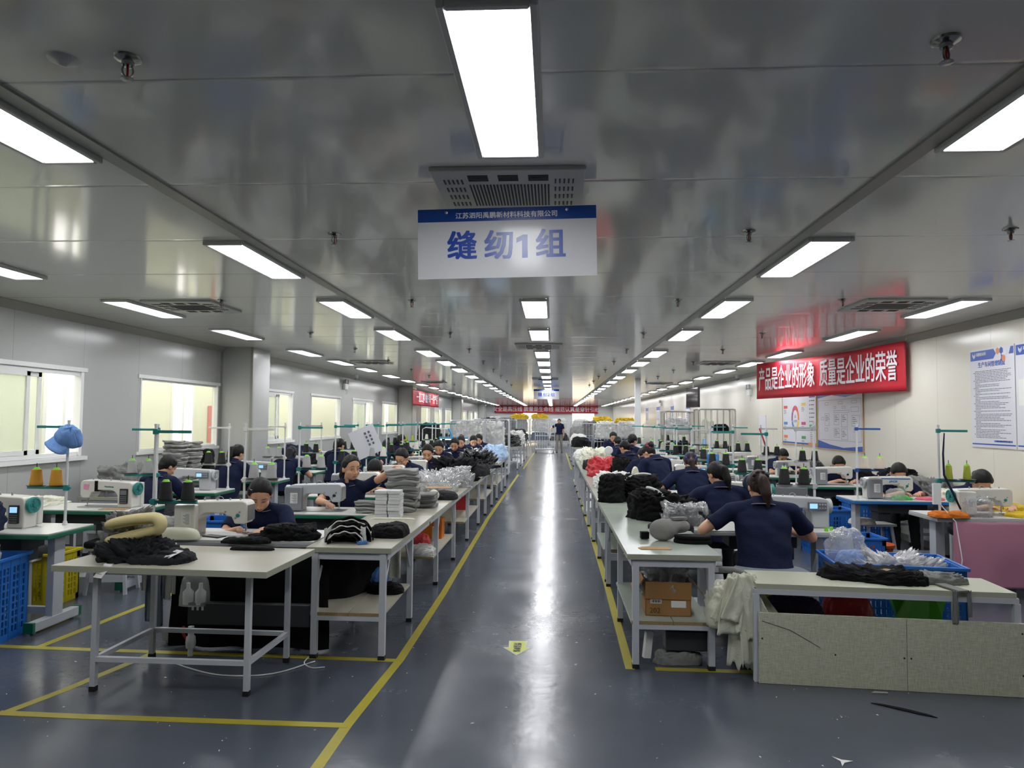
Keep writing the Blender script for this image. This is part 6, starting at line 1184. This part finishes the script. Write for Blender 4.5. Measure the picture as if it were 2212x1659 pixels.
cage(-2.35, 19.6, 0, .9, .6, 1.62, 'wire cage of white ruffled goods, window end of the pair behind the workers', (.3, .9), M_cagew); cage(-1.75, 20.2, 0, 1.0, .6, 1.66, 'wire cage of white ruffled goods, aisle end of the pair behind the workers', (.3, .9), M_cagew)
for i, (x, y) in enumerate(((-2.35, 19.6), (-1.75, 20.2))): heap('fabric_heap', 'white ruffled goods filling the %s cage' % ['window end', 'aisle end'][i], 'cloth', M_cw, x, y, .91, .72, .42, .68, 204+i, fold=1.6, kind='stuff', amp=.2, top=.25, sharp=2); heap('fabric_heap', 'dark goods in the lower half of the %s cage' % ['window end', 'aisle end'][i], 'cloth', M_cb, x, y, .31, .84, .52, .5, 206+i, top=.3)
cage(-.42, 36.2, 0, .98, .7, 1.66, 'empty white cage trolley pushed by the walking man', (.2,), M_cagew, .11)
k = 0
for x, y, w_, h, c in ((-3.6, 44, 1.2, 1.7, M_cw), (-2.2, 46, 1.3, 1.7, M_clg), (-.9, 48, 1.3, 1.75, M_cw), (.4, 47, 1.3, 1.6, M_cw), (1.7, 44, 1.2, 1.6, M_cw), (2.9, 42, 1.3, 1.55, M_cw), (4.1, 41, 1.3, 1.5, M_clg), (2.2, 30, 1.0, 1.5, M_cw), (3.3, 32, 1.1, 1.5, M_cw), (-3.0, 33, 1.0, 1.6, M_cd), (1.9, 36.5, 1.0, 1.5, M_cg), (-2.6, 39, 1.2, 1.65, M_cg)):
    wh = ['%s stock cage of the far storage area' % ORD[k]][0]; cage(x, y, 0, w_, .7, h, wh, (.3, .9), M_cagew, .13); heap('fabric_heap', 'goods on top shelf of the %s stock cage' % ORD[k], 'cloth', c, x, y, .91, w_*.82, .5, h-.8, 210+k, fold=1.2, kind='stuff', top=.3); heap('fabric_heap', 'goods on low shelf of the %s stock cage' % ORD[k], 'cloth', M_cd if k % 2 else M_cslate, x, y, .31, w_*.9, .6, .5, 230+k % 5, top=.3); k += 1
for i, (x, y) in enumerate(((2.9, 42), (4.1, 41), (-2.2, 46), (-.9, 48))): heap('fabric_heap', 'yellow and grey bale on top of the %s yellow loaded cage' % ORD[i], 'cloth', M_cyel, x, y, [1.55, 1.5, 1.7, 1.75][i], 1.1, .6, .3, 250+i, fold=1.3)
# paper sheet and blue lamp in the window half
o = thing('paper_sheet', 'white printed sheet hung askew on a thread stand', 'paper', (-2.84, 10.66, 1.3), rot=(.05, -.42, .15)); obj('sheet', MB().bx(-.2, .2, -.001, .001, -.22, .22).mesh('sheet', M_pw), o); lines(o, [(.02+.06*i, .05+.06*i, .12-.06*j, .035) for i in range(2) for j in range(4)], M_pl, 'print_blocks', -.0015)
o = thing('desk_lamp', 'lit cyan bar lamp on a blue jointed arm', 'lamp', (-2.95, 16.2, TZ)); M_cyan = mat('cyan_enamel', '#3f93bf', .4)
obj('lamp_pole', MB().tube([(-.05, 0, 0), (-.05, 0, .66), (.02, 0, .7), (.55, .0, .66)], .012, 8).mesh('pole', M_white, 1), o); obj('lamp_joint', MB().tube([(.55, 0, .68), (.6, 0, .6), (.63, 0, .5)], .025, 8).mesh('joint', M_cyan, 1), o); obj('lamp_head', MB().bx(.35, 1.0, -.06, .06, .44, .49).mesh('head', M_cyan), o); obj('lamp_tube', MB().bx(.37, .98, -.05, .05, .425, .439).mesh('tube', mat('lit_tube', (.9, 1, 1), .5, emit=9)), o)
